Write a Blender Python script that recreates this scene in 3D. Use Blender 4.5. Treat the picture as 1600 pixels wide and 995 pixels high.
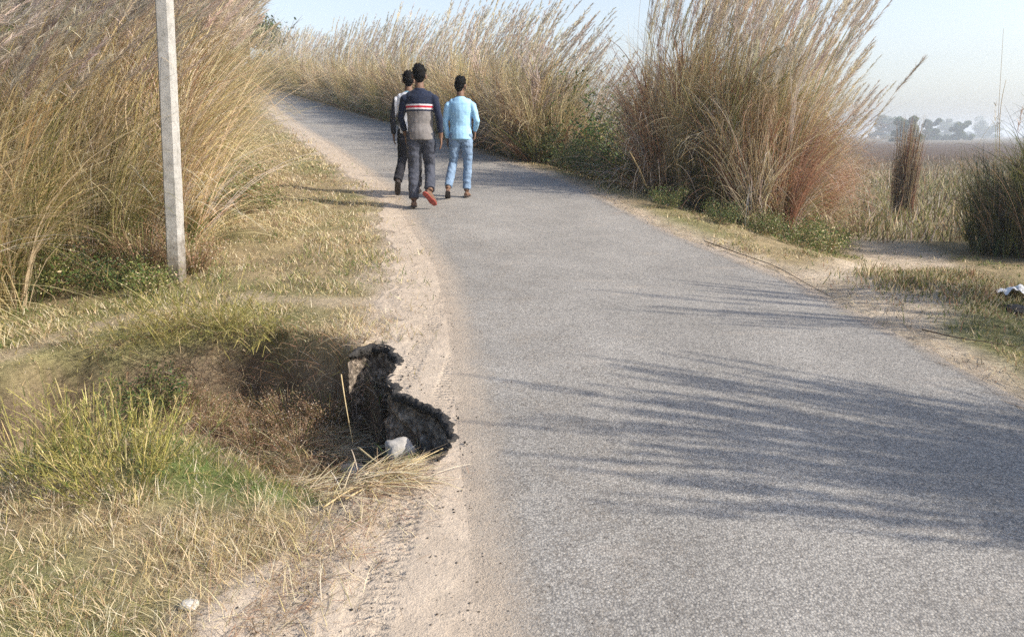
import bpy, bmesh, math, random
import numpy as np
from mathutils import Vector, Matrix, noise as mnoise
random.seed(7); RNG=np.random.default_rng(7)
for o in list(bpy.data.objects): bpy.data.objects.remove(o)
S=bpy.context.scene
COL=S.collection
# ------------------------------------------------------------ camera, sky, sun, exposure
F=1155.; PITCH=math.radians(13.9); CH=1.5
cam=bpy.data.cameras.new('camera'); camo=bpy.data.objects.new('camera',cam); COL.objects.link(camo)
camo.location=(0,0,CH); camo.rotation_euler=(math.radians(90)-PITCH,0,0)
cam.sensor_width=36; cam.lens=36*F/1600; cam.clip_start=.05; cam.clip_end=5000
S.camera=camo
SUN_EL=math.radians(36); SUN_AZ=math.atan2(-.30,1)            # world angle of the direction towards the sun
sdir=Vector((math.cos(SUN_EL)*math.cos(SUN_AZ),math.cos(SUN_EL)*math.sin(SUN_AZ),math.sin(SUN_EL)))
W=bpy.data.worlds.new('World'); S.world=W; W.use_nodes=True
nt=W.node_tree; sky=nt.nodes.new('ShaderNodeTexSky'); sky.sky_type='NISHITA'; sky.sun_disc=False
sky.sun_elevation=SUN_EL; sky.sun_rotation=math.pi/2-SUN_AZ; sky.air_density=1.0; sky.dust_density=2.2; sky.ozone_density=1.5
bg=nt.nodes['Background']; bg.inputs['Strength'].default_value=.145
hsw=nt.nodes.new('ShaderNodeHueSaturation'); _tc=nt.nodes.new('ShaderNodeTexCoord'); _sx=nt.nodes.new('ShaderNodeSeparateXYZ'); _mr=nt.nodes.new('ShaderNodeMapRange'); _mr.inputs[1].default_value=0; _mr.inputs[2].default_value=.55; _mr.inputs[3].default_value=.42; _mr.inputs[4].default_value=1.15
nt.links.new(_tc.outputs['Generated'],_sx.inputs[0]); nt.links.new(_sx.outputs[2],_mr.inputs[0]); nt.links.new(_mr.outputs[0],hsw.inputs['Saturation']) # hazy white low sky, bluer overhead
nt.links.new(sky.outputs[0],hsw.inputs['Color']); nt.links.new(hsw.outputs[0],bg.inputs[0])
sl=bpy.data.lights.new('sun','SUN'); sl.energy=3.6; sl.angle=math.radians(.5); sl.color=(1,.93,.82)
so=bpy.data.objects.new('sun',sl); COL.objects.link(so); so.rotation_euler=sdir.to_track_quat('Z','Y').to_euler()
S.view_settings.view_transform='Standard'; S.view_settings.look='None'; S.view_settings.gamma=1; S.view_settings.use_curve_mapping=False
S.view_settings.exposure=.74
S.render.engine='CYCLES'; S.cycles.use_denoising=False
S.cycles.max_bounces=6; S.cycles.transparent_max_bounces=8; S.cycles.volume_bounces=1; S.cycles.caustics_reflective=False; S.cycles.caustics_refractive=False

# ------------------------------------------------------------ numpy noise
def _h(ix,iy,s):
    n=(ix.astype(np.int64)*374761393+iy.astype(np.int64)*668265263+s*1442695041)&0x7fffffff
    n=((n^(n>>13))*1274126177)&0x7fffffff
    return ((n^(n>>16))&0xffff)/65535.
def vn(x,y,s=0):
    ix=np.floor(x);iy=np.floor(y);fx=x-ix;fy=y-iy;fx=fx*fx*(3-2*fx);fy=fy*fy*(3-2*fy)
    a=_h(ix,iy,s);b=_h(ix+1,iy,s);c=_h(ix,iy+1,s);d=_h(ix+1,iy+1,s)
    return (a*(1-fx)+b*fx)*(1-fy)+(c*(1-fx)+d*fx)*fy-.5
def fbm(x,y,sc,o=4,s=0):
    x=np.asarray(x,float)/sc;y=np.asarray(y,float)/sc;r=0;a=1
    for k in range(o): r=r+a*vn(x*2**k+17.3*k,y*2**k-9.1*k,s+k); a*=.5
    return r
def ss(a,b,x): t=np.clip((x-a)/(b-a),0,1); return t*t*(3-2*t)

# ------------------------------------------------------------ terrain shape
def zr(y):
    y=np.asarray(y,float); yy=np.clip(y,0,45)
    return .061*yy+.00086*yy**2+np.clip(y-45,0,15)*.06-np.clip(y-70,0,60)*.09+np.maximum(np.minimum(y,0),-30)*.05
def un(px,py,f=None,off=0.,ymin=1.,ymax=120):
    dx=(px-800)/F; dv=(497.5-py)/F
    d=(dx,math.cos(PITCH)+dv*math.sin(PITCH),-math.sin(PITCH)+dv*math.cos(PITCH))
    ys=np.linspace(ymin,ymax,8000); xs=d[0]/d[1]*ys; z=CH+d[2]/d[1]*ys
    g=(zr(ys) if f is None else f(xs,ys))+off; i=int(np.argmax(z<=g))
    return float(xs[i]),float(ys[i])
def poly(L): return np.array([un(*p) for p in L])
PL=poly([(745,995),(735,850),(722,750),(712,650),(705,560),(695,480),(680,420),(650,370),(625,330),(600,290),(560,260),(520,230),(480,205),(450,185),(425,165)])
PR=poly([(1600,625),(1500,570),(1400,520),(1320,480),(1250,445),(1150,405),(1050,365),(980,330),(900,290),(800,255),(750,240),(650,205),(560,180),(480,155),(440,143),(425,138)])
PS=poly([(350,995),(430,900),(540,800),(600,500),(612,400),(600,320),(540,270),(480,225),(430,185)])
def ext(P,near,far):
    return np.vstack([near,P,far])
PL=ext(PL,[(-.05,-12),(-.05,0)],[(-14.5,41),(-19,50),(-28,62),(-40,72)])
PR=ext(PR,[(2.3,-12),(2.5,0)],[(-17.5,48),(-27,60),(-39,70)])
PS=ext(PS,[(-1.0,-12),(-.9,0.5)],[(-9.9,30.4),(-15,41),(-19.6,50),(-28.6,62),(-41,72)])
xl=lambda y:np.interp(y,PL[:,1],PL[:,0]); xr=lambda y:np.interp(y,PR[:,1],PR[:,0]); xs_=lambda y:np.interp(y,PS[:,1],PS[:,0])
SHARP=poly([(520,556),(545,560),(560,548),(582,541),(605,545),(622,565),(616,582),(604,597),(615,615),(650,628),(690,650),(707,682),(702,700),(684,724)])
SOFT=poly([(684,724),(650,738),(590,760),(520,800),(440,770),(380,700),(420,620),(520,556)])
PIT=np.vstack([SHARP,SOFT[1:-1]])
def inpoly(x,y,P):
    r=np.zeros(x.shape,bool); n=len(P)
    for i in range(n):
        x1,y1=P[i];x2,y2=P[(i+1)%n]
        if y1==y2: continue
        c=((y1>y)!=(y2>y))&(x<(x2-x1)*(y-y1)/(y2-y1)+x1); r^=c
    return r
def dist(x,y,P):
    d=np.full(x.shape,1e9)
    for i in range(len(P)-1):
        a=P[i];b=P[i+1];v=b-a;L=(v**2).sum()
        t=np.clip(((x-a[0])*v[0]+(y-a[1])*v[1])/L,0,1)
        d=np.minimum(d,np.hypot(x-a[0]-t*v[0],y-a[1]-t*v[1]))
    return d
BK=np.array([(-6,3.0),(-3.6,3.6),(-2.75,4.05),(-2.5,4.35),(-2.28,4.6),(-1.94,4.8),(-1.53,4.65),(-.97,4.3),(-.7,4.2),(0,4.2)])
def _off(P,d):
    t=np.gradient(P,axis=0); t/=np.linalg.norm(t,axis=1)[:,None]; n=np.stack([-t[:,1],t[:,0]],-1); q=P+n*.05
    if inpoly(q[:,0],q[:,1],PIT).mean()>.5: n=-n
    w=np.full(len(P),d); w[0]=w[-1]=0; return P+n*w[:,None]
SHARPG=_off(SHARP,.10); PITG=np.vstack([SHARPG,SOFT[1:-1]])
def pit_depth(x,y):
    D=np.zeros(np.shape(x)); x=np.asarray(x,float);y=np.asarray(y,float)
    m=(x>-1.6)&(x<0)&(y>2.2)&(y<4.7)
    if m.any():
        xm=x[m]+.02*fbm(x[m],y[m],.08,2,5);ym=y[m]+.02*fbm(x[m],y[m],.08,2,9)
        i=inpoly(xm,ym,PITG); ds=dist(xm,ym,SHARPG);df=dist(xm,ym,SOFT)
        bench=ss(-.74,-.60,xm)*(1-ss(3.40,3.62,ym))
        D[m]=np.where(i,((.78+.12*fbm(xm,ym,.2,3,3))*(1-bench)+bench*(.25+.10*fbm(xm,ym,.09,3,6)))*ss(-.01,.06,ds)*ss(0,.62,df),0)
    return D
def gully(x,y):
    yb=np.interp(x,BK[:,0],BK[:,1])+.10*fbm(x,y,.35,3,21)
    s=yb-y
    fx=ss(-3.9,-2.6,x)*(1-ss(-.85,-.6,x))
    d=(.52+.22*fbm(x,y,.28,4,33))*ss(-.03,.15,s)*(1-ss(.6,1.9,s))*fx
    # the dark hollow under the bank at the left end
    d=d+.50*(1-ss(.75,1.05,np.hypot((x+2.5)/.30,(y-4.22)/.17)+.35*fbm(x,y,.15,3,44)))
    return d*(x>-5)*(x<0)
def H0(x,y):
    x=np.asarray(x,float);y=np.asarray(y,float)
    z=zr(y); R=xr(y); L=xl(y)
    zb=.0-.12*ss(3,12,y)-.35*ss(25,120,y)
    t=ss(.25,3.6,x-R)*ss(-4,1,y)
    t=np.where(y>50,ss(.25,14,x-R),t)
    z=z*(1-t)+zb*t
    far=ss(25,70,-x); z=z*(1-far*.6)
    z=z+.16*np.exp(-(((x-3.25)/.62)**2+((y-5.35)/.55)**2))      # low grassy mound by the side path
    off=np.maximum(L-.55-x,x-R-.15); am=ss(0,.8,off)
    z=z+am*(.07*fbm(x,y,1.1,4,1)+.02*fbm(x,y,.2,3,4))
    z=z+ss(.13,.4,np.maximum(L-x,x-R))*.018*fbm(x,y,.35,4,8)
    z=z-np.where(x<L,ss(1.2,3.5,L-x)*.10,0)
    return z
def H(x,y):
    x=np.asarray(x,float);y=np.asarray(y,float)
    return H0(x,y)-np.maximum(pit_depth(x,y),gully(x,y))
def G(x,y): return float(H(np.array([x]),np.array([y]))[0])
def ung(px,py,**k): return un(px,py,lambda a,b:H(a,b),**k)

# ------------------------------------------------------------ mesh / material helpers
def tag(o,label=None,cat=None,group=None,kind=None):
    if label: o['label']=label
    if cat: o['category']=cat
    if group: o['group']=group
    if kind: o['kind']=kind
    return o
def empty(name,loc,rz=0,**k):
    o=bpy.data.objects.new(name,None); COL.objects.link(o); o.location=loc; o.rotation_euler=(0,0,rz); o.empty_display_size=.1
    return tag(o,**k)
def link(name,me,mat=None,parent=None,loc=None):
    o=bpy.data.objects.new(name,me); COL.objects.link(o)
    if mat is not None and not me.materials: me.materials.append(mat)
    if parent: o.parent=parent
    if loc is not None: o.location=loc
    return o
def npmesh(name,V,Fq,C=None,smooth=False):
    me=bpy.data.meshes.new(name); V=np.asarray(V,np.float32); Fq=np.asarray(Fq,np.int32); k=Fq.shape[1]
    me.vertices.add(len(V)); me.vertices.foreach_set('co',V.ravel())
    me.loops.add(Fq.size); me.loops.foreach_set('vertex_index',Fq.ravel())
    me.polygons.add(len(Fq)); me.polygons.foreach_set('loop_start',np.arange(0,Fq.size,k,dtype=np.int32))
    if smooth: me.polygons.foreach_set('use_smooth',np.ones(len(Fq),bool))
    me.update(calc_edges=True)
    if C is not None:
        a=me.attributes.new('col','FLOAT_COLOR','POINT'); c=np.ones((len(V),4),np.float32); c[:,:3]=C; a.data.foreach_set('color',c.ravel())
    return me
def mat(name): 
    m=bpy.data.materials.new(name); m.use_nodes=True; t=m.node_tree; return m,t,t.nodes,t.links,t.nodes['Principled BSDF']
def N(n,kind,**k):
    x=n.new(kind)
    for a,b in k.items(): setattr(x,a,b)
    return x
def noise_tex(n,l,co,scale,detail=4,rough=.6,kind='ShaderNodeTexNoise'):
    x=n.new(kind); x.inputs['Scale'].default_value=scale
    if kind=='ShaderNodeTexNoise': x.inputs['Detail'].default_value=detail; x.inputs['Roughness'].default_value=rough
    l.new(co,x.inputs['Vector']); return x
def ramp(n,l,src,stops):
    r=n.new('ShaderNodeValToRGB'); e=r.color_ramp.elements
    while len(e)<len(stops): e.new(.5)
    for i,(p,c) in enumerate(stops):
        e[i].position=p; e[i].color=(c,c,c,1) if not hasattr(c,'__len__') else (*c,1)
    l.new(src,r.inputs[0]); return r
def mix(n,l,fac,a,b,mode='MIX'):
    x=n.new('ShaderNodeMix'); x.data_type='RGBA'; x.blend_type=mode
    for s,v in ((0,fac),(6,a),(7,b)):
        if hasattr(v,'links'): l.new(v,x.inputs[s])
        elif hasattr(v,'__len__'): x.inputs[s].default_value=(*v,1)
        else: x.inputs[s].default_value=v
    return x.outputs[2]
def bump(n,l,h,strength,dist_,b):
    x=n.new('ShaderNodeBump'); x.inputs['Strength'].default_value=strength; x.inputs['Distance'].default_value=dist_
    l.new(h,x.inputs['Height']); l.new(x.outputs[0],b.inputs['Normal']); return x
def blade_mat(name,trans=.3,rough=.65,var=.25):
    m,t,n,l,b=mat(name); a=N(n,'ShaderNodeAttribute',attribute_name='col')
    oi=n.new('ShaderNodeObjectInfo'); mr=n.new('ShaderNodeMapRange'); mr.inputs[3].default_value=1-var; mr.inputs[4].default_value=1+var
    l.new(oi.outputs['Random'],mr.inputs[0]); hs=n.new('ShaderNodeHueSaturation'); l.new(mr.outputs[0],hs.inputs['Value']); l.new(a.outputs['Color'],hs.inputs['Color'])
    b.inputs['Roughness'].default_value=rough; b.inputs['Specular IOR Level'].default_value=.25; l.new(hs.outputs[0],b.inputs['Base Color'])
    tr=n.new('ShaderNodeBsdfTranslucent'); l.new(hs.outputs[0],tr.inputs[0]); ms=n.new('ShaderNodeMixShader'); ms.inputs[0].default_value=trans
    l.new(b.outputs[0],ms.inputs[1]); l.new(tr.outputs[0],ms.inputs[2]); l.new(ms.outputs[0],n['Material Output'].inputs[0]); return m
M_leaf=blade_mat('reed_leaf',.35); M_plume=blade_mat('plume_fibre',.4,.7,.12); M_grass=blade_mat('short_grass',.3,.7,0); M_foliage=blade_mat('foliage',.25,.55,.15)

# ground: zones of soil, straw litter and green carried per vertex, fine grain by nodes
def ground_mat():
    m,t,n,l,b=mat('ground'); g=n.new('ShaderNodeNewGeometry'); co=g.outputs['Position']
    a=N(n,'ShaderNodeAttribute',attribute_name='col')
    n1=noise_tex(n,l,co,35,6,.75); n2=noise_tex(n,l,co,4,5,.65); n3=noise_tex(n,l,co,220,2,.6)
    r1=ramp(n,l,n1.outputs[0],[(.3,.55),(.5,1),(.72,1.35)]); r2=ramp(n,l,n2.outputs[0],[(.3,.72),(.7,1.25)]); r3=ramp(n,l,n3.outputs[0],[(.35,.7),(.65,1.25)])
    c=mix(n,l,1.,a.outputs['Color'],r1.outputs[0],'MULTIPLY'); c=mix(n,l,1.,c,r2.outputs[0],'MULTIPLY'); c=mix(n,l,.7,c,r3.outputs[0],'MULTIPLY')
    l.new(c,b.inputs['Base Color']); b.inputs['Roughness'].default_value=.95; b.inputs['Specular IOR Level'].default_value=.1
    ad=N(n,'ShaderNodeMath',operation='ADD'); l.new(n1.outputs[0],ad.inputs[0]); l.new(n3.outputs[0],ad.inputs[1]); bump(n,l,ad.outputs[0],.6,.02,b)
    return m
M_ground=ground_mat()
def sand_nodes(n,l,co):
    n1=noise_tex(n,l,co,9,6,.7); n2=noise_tex(n,l,co,150,3,.7); n3=noise_tex(n,l,co,1.7,4,.6)
    c=mix(n,l,n3.outputs[0],(.43,.345,.26),(.52,.435,.34))
    r=ramp(n,l,n2.outputs[0],[(.28,.5),(.42,.95),(.7,1.12)]); c=mix(n,l,1.,c,r.outputs[0],'MULTIPLY')
    r=ramp(n,l,n1.outputs[0],[(.25,.78),(.7,1.12)]); c=mix(n,l,1.,c,r.outputs[0],'MULTIPLY')
    return c,n1,n2
def road_mat():
    m,t,n,l,b=mat('worn_asphalt'); co=n.new('ShaderNodeNewGeometry').outputs['Position']
    v=noise_tex(n,l,co,120,kind='ShaderNodeTexVoronoi'); sep=n.new('ShaderNodeSeparateColor'); l.new(v.outputs['Color'],sep.inputs[0])
    c=ramp(n,l,sep.outputs[0],[(0,(.215,.20,.182)),(.35,(.29,.27,.242)),(.7,(.345,.322,.288)),(1,(.405,.378,.335))]).outputs[0]
    rd=ramp(n,l,v.outputs['Distance'],[(.35,1),(.8,.62)]); c=mix(n,l,1.,c,rd.outputs[0],'MULTIPLY')
    n1=noise_tex(n,l,co,1.3,6,.65); r=ramp(n,l,n1.outputs[0],[(.3,.84),(.7,1.16)]); c=mix(n,l,1.,c,r.outputs[0],'MULTIPLY')
    n0=noise_tex(n,l,co,140,3,.8); r=ramp(n,l,n0.outputs[0],[(.3,.72),(.7,1.28)]); c=mix(n,l,1.,c,r.outputs[0],'MULTIPLY')
    sc,s1,s2=sand_nodes(n,l,co)
    # dust blown over the edges plus thin drifts across the road
    a=N(n,'ShaderNodeAttribute',attribute_name='col'); sp=n.new('ShaderNodeSeparateColor'); l.new(a.outputs['Color'],sp.inputs[0])
    def M2(op,a_,b_):
        x=N(n,'ShaderNodeMath',operation=op)
        for q,v_ in enumerate((a_,b_)):
            if hasattr(v_,'links'): l.new(v_,x.inputs[q])
            else: x.inputs[q].default_value=v_
        return x.outputs[0]
    nn=noise_tex(n,l,co,6,7,.7); n5=noise_tex(n,l,co,75,4,.85)
    k=M2('ADD',M2('ADD',M2('MULTIPLY',M2('SUBTRACT',nn.outputs[0],.5),.75),M2('MULTIPLY',M2('SUBTRACT',n5.outputs[0],.5),1.0)),sp.outputs[0])
    f1=ramp(n,l,k,[(.12,0),(.95,1)]).outputs[0]
    mp=n.new('ShaderNodeMapping'); mp.inputs['Scale'].default_value=(.9,3.2,1); l.new(co,mp.inputs[0])
    n6=noise_tex(n,l,mp.outputs[0],1.9,7,.62); f2=ramp(n,l,n6.outputs[0],[(.58,0),(.78,.35)]).outputs[0]
    f=M2('MAXIMUM',f1,f2); 
    # crumbs of tar in the sand
    vc=noise_tex(n,l,co,24,kind='ShaderNodeTexVoronoi'); rc=ramp(n,l,vc.outputs['Distance'],[(.09,.2),(.16,1)]); n4=noise_tex(n,l,co,2.5,3,.6); r4=ramp(n,l,n4.outputs[0],[(.48,0),(.60,1)])
    sc=mix(n,l,r4.outputs[0],sc,mix(n,l,1.,sc,rc.outputs[0],'MULTIPLY'))
    c=mix(n,l,f,c,sc)
    l.new(c,b.inputs['Base Color']); b.inputs['Roughness'].default_value=.88; b.inputs['Specular IOR Level'].default_value=.2
    wv=n.new('ShaderNodeTexWave'); wv.bands_direction='Y'; wv.inputs['Scale'].default_value=9; wv.inputs['Distortion'].default_value=5; wv.inputs['Detail'].default_value=4; wv.inputs['Detail Scale'].default_value=3; l.new(co,wv.inputs[0])
    brk=ramp(n,l,nn.outputs[0],[(.36,0),(.55,1)]).outputs[0]
    tread=M2('MULTIPLY',M2('MULTIPLY',wv.outputs['Fac'],sp.outputs[1]),brk)
    hs=M2('SUBTRACT',M2('ADD',s1.outputs[0],M2('MULTIPLY',s2.outputs[0],.22)),M2('MULTIPLY',tread,.75))
    ha=M2('MULTIPLY',M2('SUBTRACT',n0.outputs[0],v.outputs['Distance']),.15)
    mf=n.new('ShaderNodeMix'); mf.data_type='FLOAT'; l.new(f,mf.inputs[0]); l.new(ha,mf.inputs[2]); l.new(hs,mf.inputs[3])
    bump(n,l,mf.outputs[0],.7,.024,b); return m
M_road=road_mat()
def simple(name,c1,c2,scale=20,rough=.8,bs=.3,bd=.01,obj=False,spec=.3,detail=5):
    m,t,n,l,b=mat(name); co=n.new('ShaderNodeTexCoord').outputs['Object']
    a=noise_tex(n,l,co,scale,detail,.65); r=ramp(n,l,a.outputs[0],[(.3,c1),(.7,c2)]); l.new(r.outputs[0],b.inputs['Base Color'])
    b.inputs['Roughness'].default_value=rough; b.inputs['Specular IOR Level'].default_value=spec
    if bs: bump(n,l,a.outputs[0],bs,bd,b)
    return m
M_tar=simple('tar_crust',(.012,.011,.011),(.085,.078,.07),60,.75,1,.02)
M_bark=simple('bark',(.09,.07,.05),(.2,.16,.12),12,.9,.5,.02)
M_stone=simple('pale_stone',(.30,.28,.25),(.52,.49,.45),14,.9,.6,.02)
M_white=simple('whitish_stone',(.36,.34,.30),(.62,.60,.55),14,.8,.3,.01)

# ------------------------------------------------------------ ground sheet
def axis(parts,lo,hi,grow=1.13):
    a=[parts[0][0]]
    for (s,e,d) in parts:
        n=max(1,int(round((e-s)/d))); a+=list(np.linspace(s,e,n+1)[1:])
    d=parts[0][2]; 
    while a[0]>lo: d*=grow; a.insert(0,a[0]-d)
    d=parts[-1][2]
    while a[-1]<hi: d*=grow; a.append(a[-1]+d)
    return np.array(a)
GX=axis([(-5,-3,.06),(-3,-1.2,.035),(-1.2,-.2,.016),(-.2,6,.07)],-900,1600)
GY=axis([(1,2.4,.05),(2.4,4.5,.018),(4.5,5.2,.035),(5.2,14,.09),(14,45,.4)],-60,1700)
X,Y=np.meshgrid(GX,GY); Z=H(X,Y)-.003
# tyre-wide fade below the road so nothing pokes through
onroad=(X>xl(Y)-.02)&(X<xr(Y)+.02); Z=np.where(onroad,Z-.02,Z); onsh=(X>xs_(Y)+.22)&(X<=xl(Y)); Z=np.where(onsh,Z-.016,Z)
DP=np.maximum(pit_depth(X,Y),gully(X,Y))
def lerp(a,b,t): return a*(1-t[...,None])+np.asarray(b)*t[...,None]
Rr=xr(Y);Ll=xl(Y)
C=np.zeros(X.shape+(3,))+np.array((.30,.235,.135))
C=lerp(C,(.20,.19,.085),ss(-.1,.35,fbm(X,Y,1.6,4,60)))
gdist=np.hypot((X+1.05)/.8,(Y-2.95)/.55); C=lerp(C,(.15,.19,.06),(1-ss(.4,1.1,gdist)))
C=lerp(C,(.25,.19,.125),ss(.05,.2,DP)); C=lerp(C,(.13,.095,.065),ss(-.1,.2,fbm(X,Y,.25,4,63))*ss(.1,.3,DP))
# trodden trail crossing the left verge
TR=poly([(-60,556),(40,534),(140,500),(260,478),(400,462),(520,470),(610,470)])
td=dist(X,Y,TR)+.10*fbm(X,Y,.4,3,70); trail=1-ss(.04,.22,td); C=lerp(C,(.36,.29,.20),trail*.85)
# side path dropping to the field on the right
SP=np.array([un(*p,f=lambda a,b:H(a,b)) for p in [(1290,500),(1370,455),(1430,420),(1400,385),(1350,368),(1300,355)]]); 
sd=dist(X,Y,SP)+.18*fbm(X,Y,.6,3,71); spath=1-ss(.35,.75,sd)
edge_r=(1-ss(.05,.45,X-Rr+.25*fbm(X,Y,.5,3,72)))*(X>Rr-.3)
C=lerp(C,(.50,.41,.305),np.clip(spath+edge_r,0,1)*.95)
sz=ss(-.35,.05,X-xs_(Y)+.3*fbm(X,Y,.3,4,77))*(X<Ll+.2)*(DP<.02); C=lerp(C,(.46,.375,.285),sz)
field=ss(3,7,X-Rr)*ss(7,12,Y); C=lerp(C,(.19,.165,.09),field*.8)
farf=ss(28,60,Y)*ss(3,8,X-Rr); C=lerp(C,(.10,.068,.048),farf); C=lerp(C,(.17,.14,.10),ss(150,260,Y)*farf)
ny,nx=X.shape; idx=np.arange(nx*ny).reshape(ny,nx)
Fq=np.stack([idx[:-1,:-1],idx[:-1,1:],idx[1:,1:],idx[1:,:-1]],-1).reshape(-1,4)
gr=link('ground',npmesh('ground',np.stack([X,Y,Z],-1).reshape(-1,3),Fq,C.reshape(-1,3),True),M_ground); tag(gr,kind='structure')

# ------------------------------------------------------------ road and sandy shoulder
YR=axis([(0,2.3,.06),(2.3,4.5,.018),(4.5,12,.08),(12,45,.3)],-12,71,1.1); YR=YR[(YR>-12)&(YR<71)]
def strip(name,fl,fr,nu,dz,colf,mt,jag_l=0,jag_r=0):
    u=np.linspace(0,1,nu); yy=YR[:,None]; l_=fl(yy)+jag_l*fbm(yy*0+3,yy,.35,5,80); r_=fr(yy)+jag_r*fbm(yy*0+9,yy,.3,5,81)
    x=l_+(r_-l_)*u[None,:]; y=np.repeat(yy,nu,1)
    if name=='road': z=zr(y)-.006+.013*ss(0,.07,u[None,:])
    else: z=H0(x,y)-.008+.011*ss(0,.12,u[None,:])+(.012*fbm(x,y,.16,4,90)+.010*fbm(x*2.5,y*.6,.12,3,91))*ss(0,.2,u[None,:])*ss(.13,.35,xl(y)-x)
    i=np.arange(x.size).reshape(x.shape); f=np.stack([i[:-1,:-1],i[:-1,1:],i[1:,1:],i[1:,:-1]],-1).reshape(-1,4)
    cx=x.reshape(-1)[f].mean(1); cy=y.reshape(-1)[f].mean(1)
    xm=cx+.02*fbm(cx,cy,.08,2,5);ym=cy+.02*fbm(cx,cy,.08,2,9)
    keep=~inpoly(xm,ym,PIT)
    if name=='sand_shoulder': keep&=~((gully(cx,cy)>.015)&(cx<-.7))
    me=npmesh(name,np.stack([x,y,z],-1).reshape(-1,3),f[keep],colf(x,y).reshape(-1,3),True)
    return tag(link(name,me,mt),kind='structure')
def roadcol(x,y):
    e=np.maximum((1-ss(-.12,.32,x-xl(y)))*1.15,(1-ss(-.02,.17,xr(y)-x))*.8)
    e=np.maximum(e,.12*np.exp(-((x-xl(y)-.45)/.35)**2))
    return np.stack([e,e*0,e*0],-1)
def shcol(x,y):
    g=sum(1-ss(.04,.07,np.abs(x-.045*y+o)) for o in (.50,.74)); return np.stack([x*0+1.6,np.clip(g,0,1),x*0],-1)
road=strip('road',lambda y:xl(y)-.12,xr,150,.010,roadcol,M_road,.05,.09)
strip('sand_shoulder',lambda y:xs_(y)-.04,lambda y:xl(y)+.0,120,.005,shcol,M_road,.30,0)
# broken asphalt crust round the washout rim (part of the road)
def resample(P,d):
    s=np.r_[0,np.cumsum(np.hypot(*np.diff(P,axis=0).T))]; q=np.arange(0,s[-1],d); return np.stack([np.interp(q,s,P[:,0]),np.interp(q,s,P[:,1])],-1)
rim=resample(SHARP[1:],.012); tg=np.gradient(rim,axis=0); tg/=np.linalg.norm(tg,axis=1)[:,None]; k=np.ones(5)/5
nrm=np.stack([-tg[:,1],tg[:,0]],-1)   # points to the pit side or away; fixed below
c0=PIT.mean(0); 
probe=rim+nrm*.04; 
if inpoly(probe[:,0],probe[:,1],PIT).mean()<.5: nrm=-nrm
prof=[(-.024,-.005),(-.016,.002),(-.002,.004),(.008,-.005),(.013,-.020),(.006,-.030),(.009,-.040),(-.006,-.050),(-.05,-.056)]
n_=len(rim); V=[]
endf=np.minimum(1,np.minimum(np.arange(n_),np.arange(n_)[::-1])/8)
for j,(a,b) in enumerate(prof):
    qx=rim[:,0]*1.; qy=rim[:,1]*1.
    ja=.022*fbm(qx*3,qy*3,.20,5,100)+.016*fbm(qx*3+j*2.1,qy*3,.035,3,101+j)+.012*fbm(qx,qy,.013,2,110); jb=.018*fbm(qx*3,qy*3+j,.03,3,120+j)
    if j<2: ja=ja+.03*fbm(qx,qy,.06,3,130)
    w=(a+ja*(1 if j>0 else 1.5))*np.maximum(endf,.25); p=rim+nrm*w[:,None]
    hz=zr(p[:,1])+.010+(b*np.maximum(endf,.3)+(jb if 1<j else (jb*.25 if j==1 else -.006)))
    V.append(np.stack([p[:,0],p[:,1],hz],-1))
V=np.stack(V,1); m_=len(prof); i=np.arange(n_*m_).reshape(n_,m_); f=np.stack([i[:-1,:-1],i[:-1,1:],i[1:,1:],i[1:,:-1]],-1).reshape(-1,4)
cr=link('broken_edge',npmesh('broken_edge',V.reshape(-1,3),f),M_tar,road); cr['label']='crumbling black asphalt rim above the washout'
# rough soil face hanging below the crust inside the washout
M_soil=simple('washed_soil',(.12,.095,.075),(.46,.38,.30),26,.95,1,.04)
_t=M_soil.node_tree; _n=_t.nodes; _l=_t.links; _co=_n.new('ShaderNodeTexCoord').outputs['Object']; _v=noise_tex(_n,_l,_co,34,kind='ShaderNodeTexVoronoi'); _s=_n.new('ShaderNodeSeparateColor'); _l.new(_v.outputs['Color'],_s.inputs[0])
_r=ramp(_n,_l,_s.outputs[0],[(.0,.6),(.5,1),(1,1.6)]); _d=ramp(_n,_l,_v.outputs['Distance'],[(.3,1),(.75,.5)]); _b=_n['Principled BSDF']; _c=mix(_n,_l,1.,_b.inputs['Base Color'].links[0].from_socket,_r.outputs[0],'MULTIPLY'); _c=mix(_n,_l,1.,_c,_d.outputs[0],'MULTIPLY'); _l.new(_c,_b.inputs['Base Color'])
rows=44; V=[]
for j in range(rows):
    t=j/(rows-1); dep=-.03-.80*t; row=[]
    for q in range(n_):
        v=Vector((rim[q,0],rim[q,1],dep)); a=mnoise.fractal(v*9,.8,2.1,5)*.035+mnoise.cell(v*22+Vector((mnoise.noise(v*20)*.8,)*3))*.022+mnoise.noise(v*4)*.05
        w=(-.018+.05*t+a*.8)*max(float(endf[q]),.3); row.append((rim[q,0]+nrm[q,0]*w,rim[q,1]+nrm[q,1]*w,float(zr(rim[q,1]))+dep))
    V.append(np.array(row))
V=np.stack(V,1); i=np.arange(n_*rows).reshape(n_,rows); f=np.stack([i[:-1,:-1],i[:-1,1:],i[1:,1:],i[1:,:-1]],-1).reshape(-1,4)
tag(link('washout_soil',npmesh('washout_soil',V.reshape(-1,3),f),M_soil),kind='structure')

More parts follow.
